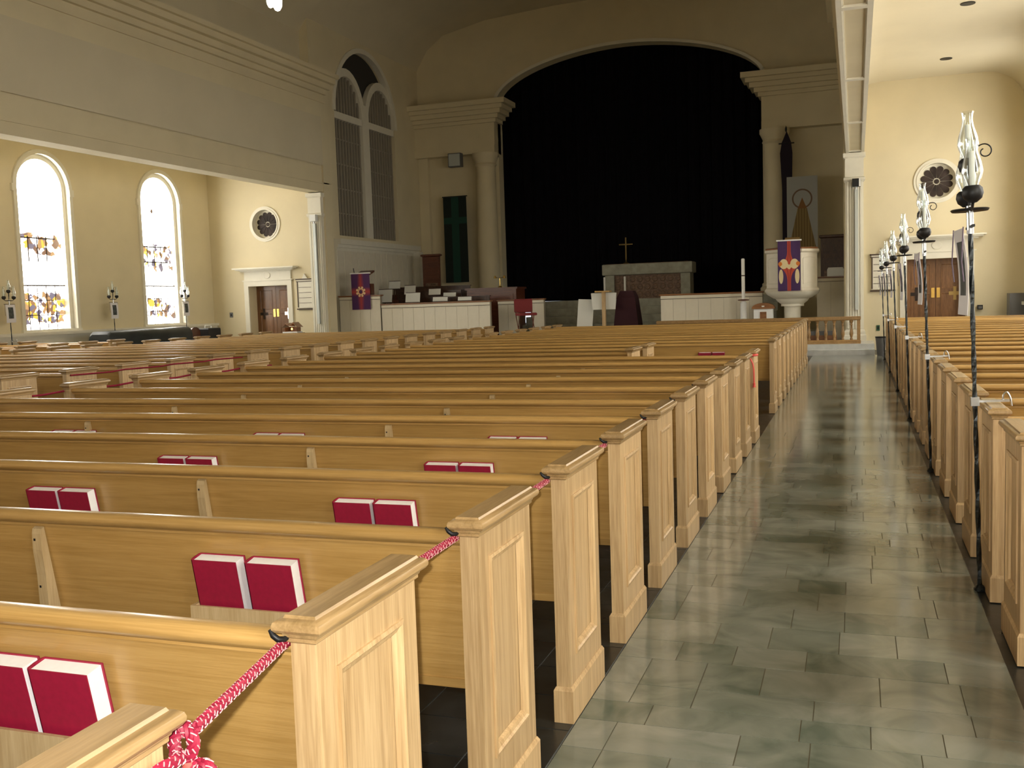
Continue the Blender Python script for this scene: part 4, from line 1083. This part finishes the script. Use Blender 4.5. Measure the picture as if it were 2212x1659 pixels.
# altar
t = thing('altar', 'grey stone altar with carved brown front panel', 'altar', (-6.75, 34.0, 1.5))
MB().rectloft(-1.52, 1.52, -0.05, 0.8, [(0.0, 0.82), (0.03, 0.84), (0.03, 1.18), (0.0, 1.2)]).build('mensa', M['stone'], t)
MB().box(-1.47, -1.15, 0.0, 0.75, 0, 0.82).build('end_pier', M['stone'], t); MB().box(1.15, 1.47, 0.0, 0.75, 0, 0.82).build('end_pier', M['stone'], t)
cp = MB().box(-1.15, 1.15, 0.08, 0.7, 0.0, 0.82).build('carved_panel', M['carve'], t)
random.seed(3)
for i in range(9):
    for k in range(3):
        x = -1.05 + i * 0.262; z = 0.14 + k * 0.26
        MB().lathe([(0.10, 0.0), (0.085, 0.02), (0.04, 0.03), (0.0, 0.032)], 8).build('carving', M['carve'], cp, (x, 0.08, z)).rotation_euler = (math.pi / 2, 0, 0)
MB().box(-1.4, 1.4, -0.02, 0.72, 1.2, 1.207).build('altar_cloth', M['cap_wood'], t)
t = thing('altar_cross', 'slim brass cross standing on the altar', 'cross', (-7.55, 34.4, 2.707))
MB().lathe([(0.12, 0.0), (0.11, 0.03), (0.05, 0.06), (0.02, 0.10), (0.02, 0.16)], 14).build('base', M['dark_brass'], t, smooth=40)
MB().box(-0.022, 0.022, -0.012, 0.012, 0.16, 0.92).build('upright', M['dark_brass'], t)
MB().box(-0.24, -0.023, -0.012, 0.012, 0.66, 0.70).box(0.023, 0.24, -0.012, 0.012, 0.66, 0.70).build('crossarm', M['dark_brass'], t)
for x, lab in ((-8.05, 'white altar candle at the end of the altar'), (-7.35, 'white altar candle in front of the carved panel')):
    c = thing('altar_candle', lab, 'candle', (x, 33.2, 1.25 + 0.0))
    MB().lathe([(0.07, 0.25), (0.07, 0.28), (0.025, 0.32), (0.03, 0.5), (0.05, 0.52)], 12).build('holder', M['brass'], c, smooth=40)
    MB().lathe([(0.035, 0.52), (0.035, 1.0), (0.0, 1.01)], 12).build('wax', M['wax'], c, smooth=40)

# choir stalls, organ console, music
def stall(label, x0, x1, y, z0, ztop):
    t = thing('choir_stall', label, 'choir stall', ((x0 + x1) / 2, y, z0)); w = (x1 - x0) / 2
    MB().box(-w, w, 0.30, 0.34, 0.0, ztop - z0 - 0.03).build('backrest', M['dark_wood'], t)
    MB().box(-w, w, -0.05, 0.30, 0.42, 0.46).build('seat', M['red_wood'], t)
    MB().box(-w - 0.02, w + 0.02, 0.26, 0.38, ztop - z0 - 0.03, ztop - z0).build('top_rail', M['dark_wood'], t)
    for q in (-1, 1): MB().box(q * w - 0.03, q * w + 0.03, -0.1, 0.36, 0.0, ztop - z0 - 0.25).build('stall_end', M['red_wood'], t)
for lab, x0, x1, y, zt in (('dark wooden choir stall right behind the long choir parapet', -13.9, -10.9, 29.3, 1.76), ('dark wooden choir stall in the middle row below the organ screen', -14.6, -12.3, 30.4, 1.98), ('dark wooden choir stall in the back row below the organ screen', -15.2, -12.4, 31.5, 2.15)):
    zb = ZF if y < 30 else (0.5 if y < 31 else 0.75)
    if zb > ZF: struct(MB().box(-15.7, -11.2, y - 0.3, 34.4, ZF, zb).build('choir_riser', M['stone']))
    stall(lab, x0, x1, y, zb, zt)
sheets = [(-14.30, 29.1, 1.64, 0.48, 0.42, 'tall pale music folder at the starburst banner end of the front stall'), (-13.33, 29.1, 1.62, 0.50, 0.30, 'pale music folder second from the starburst banner on the front stall'), (-12.38, 29.1, 1.62, 0.50, 0.14, 'low pale music sheet in the middle of the front stall'), (-11.55, 29.1, 1.62, 0.45, 0.12, 'low pale music sheet at the console end of the front stall'),
          (-13.97, 30.3, 1.88, 0.40, 0.30, 'pale music folder on the middle stall nearest the lectern'), (-13.08, 30.3, 1.84, 0.42, 0.20, 'pale music folder in the centre of the middle stall'), (-12.55, 30.3, 1.76, 0.44, 0.14, 'pale music sheet on the middle stall near the console'), (-15.0, 31.3, 2.1, 0.42, 0.26, 'pale music folder on the back stall')]
for x, y, z, w, h, lab in sheets:
    t = thing('music_folder', lab, 'music folder', (x, y, z), (math.radians(-12), 0, 0), 'music folders on the choir stalls')
    MB().box(-w / 2, w / 2, 0, 0.012, 0, h).build('sheet', M['sheet'], t)
    MB().box(-w / 2, w / 2, -0.004, 0.016, h, h + 0.02).build('cover_edge', M['dark_wood'], t)
    MB().box(-w / 2, w / 2, -0.03, 0.03, -0.02, 0.0).build('ledge', M['dark_wood'], t)
    MB().box(-0.02, 0.02, 0.0, 0.03, ZF + 0.5 - z if y > 30 else ZF - z, -0.02).build('stand_post', M['dark_wood'], t)
t = thing('organ_console', 'reddish brown wooden organ console beside the choir stalls', 'organ console', (-11.1, 30.6, ZF))
MB().box(-0.95, 0.75, 0, 0.9, 0, 1.70).build('case', M['red_wood'], t)
MB().box(-1.0, 0.8, -0.04, 0.94, 1.70, 1.76).build('top', M['red_wood'], t)
MB().box(-0.85, 0.65, -0.02, 0.0, 0.2, 1.55).build('back_panel', M['red_wood'], t)
t = thing('console_lamp', 'small brass lamp with two shades on the organ console', 'lamp', (-11.0, 30.9, 2.01))
MB().lathe([(0.07, 0.0), (0.06, 0.03), (0.015, 0.06), (0.015, 0.30)], 12).build('stem', M['brass'], t, smooth=40)
MB().tube([(-0.16, 0, 0.33), (0, 0, 0.30), (0.16, 0, 0.35)], 0.01, 8).build('arm', M['brass'], t)
for q in (-1, 1): MB().lathe([(0.05, 0.30), (0.03, 0.38), (0.0, 0.39)], 10, (q * 0.16, 0, 0.0)).build('shade', M['brass'], t, smooth=40)
def carved_chair(label, x, y, z, w, h, mat):
    t = thing('carved_chair', label, 'chair', (x, y, z))
    MB().box(-w / 2, w / 2, 0.42, 0.48, 0.0, h).build('back_panel', M[mat], t)
    for k in range(4): MB().box(-w / 2 + 0.06, w / 2 - 0.06, 0.40, 0.42, h - 0.18 - k * 0.2, h - 0.06 - k * 0.2).build('carved_band', M[mat], t)
    MB().box(-w / 2 + 0.1, w / 2 - 0.1, 0.40, 0.42, 0.6, h - 0.95).build('carved_panel', M['carve'], t)
    MB().rectloft(-w / 2, w / 2, 0.42, 0.48, [(0.0, h), (0.05, h + 0.03), (0.05, h + 0.08), (0.0, h + 0.1)]).build('cornice', M[mat], t)
    MB().box(-w / 2, w / 2, 0.0, 0.42, 0.45, 0.52).build('seat', M[mat], t)
    for q in (-1, 1):
        MB().box(q * w / 2 - 0.03, q * w / 2 + 0.03, 0.0, 0.42, 0.0, 0.75).build('side_panel', M[mat], t)
carved_chair('reddish brown carved tall chair between organ screen and green banner', -14.6, 33.2, 0.75, 0.68, 2.5, 'red_wood')
carved_chair('dark carved tall chair between the pulpit and the fluted pilaster', -0.62, 30.6, ZF, 0.70, 2.85, 'dark_wood')
t = thing('seat_cushion', 'pale grey cushion against the dark carved chair', 'cushion', (-0.55, 30.68, 0.77))
MB().rectloft(-0.2, 0.2, 0.0, 0.12, [(0.0, 0.0), (0.03, 0.05), (0.03, 1.40), (0.0, 1.46)]).build('pad', M['sheet'], t, smooth=40)

# chancel centre: lectern post with white boards, draped chair, leaning board, red chair
t = thing('music_desk', 'tan wooden post desk with white boards in the chancel centre', 'desk', (-7.02, 28.8, ZF))
MB().box(-0.05, 0.05, -0.05, 0.05, 0, 1.48).build('post', M['oak_z'], t)
MB().prism([(-0.36, 0.97), (0.33, 0.97), (0.37, 1.46), (-0.40, 1.46)], 'y', 0.06, 0.08).build('white_board', M['sheet'], t)
MB().box(-0.22, 0.22, -0.2, 0.1, 1.48, 1.52).build('top', M['oak_x'], t)
MB().box(-0.25, 0.25, -0.2, 0.2, 0.0, 0.06).build('foot', M['oak_x'], t)
t = thing('draped_chair', 'maroon cloth draped over a chair beside the tan desk', 'chair', (-6.42, 29.35, ZF))
MB().loft([[(0.42 * a * sx, 0.34 * b_ * sy, z) for sx, sy in ((-1, -1), (1, -1), (1, 1), (-1, 1))] for a, b_, z in ((0.95, 1.0, 0.0), (0.85, 0.95, 0.6), (0.65, 0.8, 1.3), (0.45, 0.55, 1.5))]).build('drape', M['rug'], t)
for sx in (-1, 1):
    for sy in (-1, 1): MB().box(sx * 0.2 - 0.02, sx * 0.2 + 0.02, sy * 0.2 - 0.02, sy * 0.2 + 0.02, 0, 0.5).build('leg', M['dark_wood'], t)
t = thing('display_board', 'white board leaning beside the tan desk', 'board', (-7.72, 29.0, ZF), (math.radians(-8), math.radians(3), 0))
MB().box(-0.24, 0.24, 0, 0.03, 0.0, 1.30).build('panel', M['sheet'], t)
MB().box(-0.24, 0.24, 0.03, 0.05, 0.0, 0.1).build('foot', M['sheet'], t)
t = thing('folding_chair', 'red padded folding chair at the chancel front', 'chair', (-9.35, 28.5, 0.25), (0, 0, math.radians(35)))
MB().rectloft(-0.26, 0.26, 0.24, 0.27, [(0.0, 0.95), (0.02, 0.98), (0.02, 1.32), (0.0, 1.36)]).build('backrest', M['red_seat'], t)
MB().rectloft(-0.25, 0.25, -0.24, 0.2, [(0.0, 0.86), (0.02, 0.88), (0.02, 0.92), (0.0, 0.94)]).build('seat', M['red_seat'], t)
for sx in (-1, 1):
    MB().tube([(sx * 0.25, 0.29, 1.36), (sx * 0.25, 0.2, 0.85), (sx * 0.25, -0.25, 0.0)], 0.014, 8).build('leg', M['red_wood'], t)
    MB().tube([(sx * 0.22, -0.1, 0.86), (sx * 0.22, 0.3, 0.0)], 0.014, 8).build('leg', M['red_wood'], t)

# paschal candle
t = thing('paschal_candle', 'tall white candle on a white pillar stand before the parapet', 'candle', (-2.90, 27.95, ZF))
MB().lathe([(0.16, 0.0), (0.16, 0.05), (0.10, 0.10), (0.085, 0.14), (0.085, 1.05), (0.05, 1.10)], 20).build('stand', M['white'], t, smooth=40)
MB().lathe([(0.0, 1.10), (0.15, 1.12), (0.16, 1.14), (0.05, 1.16)], 20).build('drip_pan', M['red_wood'], t, smooth=40)
MB().lathe([(0.046, 1.15), (0.046, 2.24), (0.03, 2.26), (0, 2.26)], 16).build('wax', M['wax'], t, smooth=40)
MB().lathe([(0.048, 1.78), (0.048, 1.81)], 16).build('band', M['brown_line'], t)
# small white model house with arched roof
t = thing('offering_box', 'white box with arched wooden roof and brown door below the parapet', 'box', (-2.36, 27.75, ZF))
MB().box(-0.25, 0.25, 0, 0.35, 0.62, 0.88).build('body', M['white'], t)
MB().prism([(-0.30, 0.88)] + [(-0.30 * math.cos(math.pi * i / 12), 0.90 + 0.14 * math.sin(math.pi * i / 12)) for i in range(13)] + [(0.30, 0.88)], 'y', -0.04, 0.39).build('roof', M['cap_wood'], t)
MB().box(-0.085, 0.085, -0.012, 0.0, 0.62, 0.80).build('door', M['cap_wood'], t)
MB().box(-0.035, 0.035, -0.05, -0.04, 0.93, 0.965).build('plaque', M['sheet'], t)
MB().box(-0.28, 0.28, -0.03, 0.38, 0.57, 0.62).build('table_top', M['oak_x'], t)
for sx in (-1, 1):
    for yy in (0.02, 0.33): MB().box(sx * 0.22 - 0.02, sx * 0.22 + 0.02, yy - 0.02, yy + 0.02, 0, 0.57).build('leg', M['oak_z'], t)

# communion rail with turned balusters
t = thing('communion_rail', 'oak communion rail with turned balusters on the marble steps', 'railing', (-2.6, 25.95, 0.25))
x0, x1 = -2.3, 2.70
MB().rectloft(x0, x1, -0.05, 0.05, [(0.0, 0.57), (0.02, 0.59), (0.02, 0.655), (0.01, 0.665)]).build('handrail', M['oak_mid'], t)
MB().rectloft(x0, x1, -0.06, 0.06, [(0.02, 0.0), (0.02, 0.07), (0.0, 0.09)]).build('base_rail', M['oak_mid'], t)
bal = MB().lathe([(0.034, 0.09), (0.034, 0.12), (0.022, 0.14), (0.030, 0.17), (0.045, 0.23), (0.042, 0.28), (0.026, 0.38), (0.022, 0.44), (0.034, 0.47), (0.024, 0.49), (0.034, 0.52), (0.046, 0.54), (0.046, 0.575)], 12).mesh('baluster', M['oak_mid'], 45)
for i in range(24): inst('baluster', bal, t, (x0 + 0.2 + i * 0.2, 0, 0))
MB().box(x1 - 0.07, x1 + 0.01, -0.05, 0.05, 0.09, 0.57).build('end_post', M['oak_mid'], t)
t = thing('kneeler', 'long brown kneeler bench behind the communion rail', 'kneeler', (-2.6, 26.25, 0.25))
MB().box(-2.2, 2.15, 0, 0.3, 0.0, 0.20).build('base', M['cap_wood'], t); MB().box(-2.2, 2.15, 0, 0.3, 0.20, 0.30).build('pad', M['grey_box'], t)

# ------------------------------------------------------------------ small wall things
def hymn_board(label, cx):
    t = thing('hymn_board', label, 'notice board', (cx, YE - 0.02, 1.5))
    w = 0.27
    MB().box(-w, w, -0.03, 0.018, 0.05, 0.92).build('board', M['trim'], t)
    MB().box(-w - 0.0, -w + 0.03, -0.042, -0.03, 0.07, 0.86).build('side_moulding', M['brown_line'], t)
    for z in (0.20, 0.36, 0.52, 0.68): MB().box(-w + 0.05, w - 0.05, -0.036, -0.03, z, z + 0.012).build('number_slot', M['brown_line'], t)
    MB().box(-w - 0.04, w + 0.04, -0.05, 0.018, 0.92, 0.955).build('cornice', M['brown_line'], t)
    MB().box(-w - 0.03, w + 0.03, -0.045, 0.018, 0.86, 0.88).build('cornice', M['brown_line'], t)
    MB().prism([(-0.10, 0.955), (0.10, 0.955), (0.0, 1.11)], 'y', -0.03, 0.01).build('pediment', M['trim'], t)
    MB().box(-w - 0.03, w + 0.03, -0.05, 0.018, 0.0, 0.035).build('bottom_rail', M['brown_line'], t)
hymn_board('ivory hymn board with dark rails beside the door with the lit cross', -16.11)
hymn_board('ivory hymn board with dark rails right of the fluted pilaster behind candle stands', 0.655)
def column_speaker(label, cx, top, mats):
    t = thing('column_speaker', label, 'loudspeaker', (cx, YE - 0.24, 0.8))
    MB().box(-0.04, 0.04, -0.03, 0.04, 0.25, 3.30).build('grille', M['pale_speaker'], t)
    MB().box(-0.10, 0.10, -0.10, 0.05, 3.36, 3.56).build('box_speaker', M[mats], t)
    MB().box(0.06, 0.10, -0.105, -0.10, 3.36, 3.56).build('box_edge', M['white'], t)
    MB().tube([(0, 0, 3.30), (0, 0, 3.36)], 0.02, 8).build('bracket', M['steel'], t)
    for z in (0.4, 3.1): MB().box(-0.02, 0.02, 0.04, 0.05, z, z + 0.08).build('wall_bracket', M['steel'], t)
column_speaker('slim pale column speaker with black box on the right-hand pilaster', 0.03, 4.35, 'black')
column_speaker('slim pale column speaker on the pilaster beside the left-hand door', -15.56, 4.3, 'white')
t = thing('wall_speaker', 'grey loudspeaker box mounted above the green banner', 'loudspeaker', (-14.1, 35.2, 6.6))
MB().box(-0.25, 0.25, -0.2, 0.06, 0, 0.5).build('cabinet', M['grey_box'], t); MB().box(-0.22, 0.22, -0.21, -0.2, 0.03, 0.47).build('grille', M['pale_speaker'], t)
MB().box(-0.05, 0.05, 0.06, 0.12, 0.2, 0.3).build('bracket', M['black'], t)
t = thing('light_switch', 'small dark switch plate left of the left-hand door', 'switch', (-18.85, YE - 0.012, 1.40))
MB().box(-0.06, 0.06, 0, 0.012, -0.08, 0.08).build('plate', M['grey_box'], t); MB().box(-0.02, 0.02, -0.01, 0, -0.03, 0.03).build('toggle', M['black'], t)
t = thing('wall_outlet', 'green outlet box low beside the right-hand pilaster', 'outlet', (0.545, YE - 0.02, 0.50))
MB().box(-0.04, 0.04, 0, 0.02, 0, 0.14).build('plate', M['green_box'], t); MB().box(-0.02, 0.02, -0.008, 0, 0.03, 0.11).build('socket', M['black'], t)
t = thing('waste_bin', 'dark grey tapered bin at the end of the marble step', 'bin', (0.56, 25.05, 0.0))
MB().loft([[(r * math.cos(2 * math.pi * i / 16), r * math.sin(2 * math.pi * i / 16), z) for i in range(16)] for r, z in ((0.085, 0.0), (0.12, 0.42))]).build('body', M['grey_box'], t, smooth=40)
MB().lathe([(0.125, 0.42), (0.128, 0.45), (0.11, 0.45)], 16).build('rim', M['black'], t, smooth=40)
t = thing('wall_box', 'small black box on the wall right of the right-hand door', 'box', (2.92, YE - 0.09, 0.98))
MB().box(-0.06, 0.06, 0, 0.09, 0, 0.11).build('body', M['black'], t); MB().box(-0.04, 0.04, -0.01, 0, 0.02, 0.08).build('face', M['grey_box'], t)
t = thing('equipment_cabinet', 'dark grey equipment cabinet in the right-hand corner', 'cabinet', (3.72, 26.6, 0))
MB().box(-0.22, 0.10, 0, 0.5, 0, 1.36).build('cabinet_body', M['grey_box'], t); MB().box(-0.2, 0.08, -0.012, 0, 0.08, 1.28).build('door', M['grey_box'], t)

# left front corner: covered piano, wooden bench end, black case, model stable
t = thing('covered_piano', 'long black vinyl covered piano below the stained glass', 'piano', (-18.3, 22.4, 0))
prof = [(-0.36, 0.55), (-0.38, 0.95), (-0.34, 1.07), (-0.26, 1.13), (0.26, 1.13), (0.34, 1.07), (0.38, 0.95), (0.36, 0.55)]
m = MB()
m.loft([[(x * e, y, 0.55 + (z - 0.55) * e2) for x, z in prof] for y, e, e2 in ((-1.68, 0.9, 0.85), (-1.6, 1.0, 0.98), (0.0, 1.0, 1.0), (0.4, 1.0, 0.97), (1.6, 1.0, 1.0), (1.68, 0.9, 0.9))])
m.build('cover', M['cover_black'], t, smooth=40)
for yy in (-1.4, 1.4):
    for sx in (-1, 1): MB().box(sx * 0.25 - 0.04, sx * 0.25 + 0.04, yy - 0.04, yy + 0.04, 0, 0.55).build('leg', M['dark_wood'], t)
t = thing('bench_end', 'reddish wooden curved chair back beside the covered piano', 'chair', (-18.2, 24.5, 0))
MB().prism([(-0.22, 0.5), (-0.22, 0.95)] + [(-0.22 * math.cos(math.pi * i / 10), 0.95 + 0.15 * math.sin(math.pi * i / 10)) for i in range(11)] + [(0.22, 0.5)], 'x', -0.03, 0.03).build('backrest', M['red_wood'], t)
MB().box(0.03, 0.5, -0.22, 0.22, 0.44, 0.5).build('seat', M['red_wood'], t)
for xx in (0.0, 0.46):
    for yy in (-0.19, 0.19): MB().box(xx - 0.02, xx + 0.02, yy - 0.02, yy + 0.02, 0, 0.5).build('leg', M['red_wood'], t)
t = thing('carry_case', 'black equipment case with pale handle on a low table', 'case', (-18.2, 25.15, 0))
MB().rectloft(-0.2, 0.2, -0.28, 0.28, [(0.0, 0.7), (0.02, 0.72), (0.02, 1.02), (0.0, 1.05)]).build('case', M['black'], t)
MB().tube([(0, -0.15, 1.05), (0, -0.15, 1.12), (0, 0.15, 1.12), (0, 0.15, 1.05)], 0.018, 8).build('handle', M['sheet'], t)
MB().box(-0.3, 0.3, -0.35, 0.75, 0.64, 0.7).build('table_top', M['dark_wood'], t)
for sx in (-1, 1):
    for yy in (-0.3, 0.7): MB().box(sx * 0.26 - 0.02, sx * 0.26 + 0.02, yy - 0.02, yy + 0.02, 0, 0.64).build('leg', M['dark_wood'], t)
t = thing('model_stable', 'small model stable with brown roof and glowing lamp by the door', 'model', (-15.98, 26.2, 0))
MB().box(-0.25, 0.25, -0.15, 0.15, 0.82, 0.86).build('base', M['white'], t)
for sx in (-1, 1): MB().box(sx * 0.2 - 0.015, sx * 0.2 + 0.015, -0.12, 0.12, 0.86, 0.98).build('side_wall', M['cap_wood'], t)
MB().box(-0.2, 0.2, 0.10, 0.12, 0.86, 1.0).build('back_wall', M['cap_wood'], t)
MB().prism([(-0.28, 0.97), (-0.14, 1.12), (0.0, 1.06), (0.12, 1.14), (0.28, 0.99), (0.12, 1.10), (0.0, 1.02), (-0.14, 1.08)], 'y', -0.16, 0.16).build('roof', M['cap_wood'], t)
MB().lathe([(0.0, 0.90), (0.025, 0.92), (0.025, 0.95), (0.0, 0.98)], 10, (0.03, -0.08, 0)).build('lamp', M['glow'], t)
MB().box(-0.3, 0.3, -0.2, 0.2, 0.78, 0.82).build('table_top', M['dark_wood'], t)
for sx in (-1, 1):
    for sy in (-1, 1): MB().box(sx * 0.26 - 0.02, sx * 0.26 + 0.02, sy * 0.16 - 0.02, sy * 0.16 + 0.02, 0, 0.78).build('leg', M['dark_wood'], t)

# hanging nave lantern
t = thing('pendant_lantern', 'lit opal glass pendant lantern hanging from the nave vault', 'lamp', (-9.75, 16.0, 6.85))
for dx, dz, r in ((0.02, 0.0, 0.085), (-0.12, 0.07, 0.07)):
    MB().lathe([(0.0, 0.0), (r * 0.5, 0.02), (r * 0.9, 0.08), (r, 0.16), (r, 0.42), (r * 0.8, 0.48), (0.0, 0.5)], 16, (dx, 0, dz)).build('opal_shade', M['lamp_glass'], t, smooth=60)
MB().tube([(0, 0, 0.5), (0, 0, 5.2)], 0.012, 8).build('hanging_rod', M['brass'], t)
MB().lathe([(0.14, 0.52), (0.16, 0.56), (0.05, 0.66), (0.0, 0.66)], 16, (-0.04, 0, 0.03)).build('canopy', M['brass'], t, smooth=40)
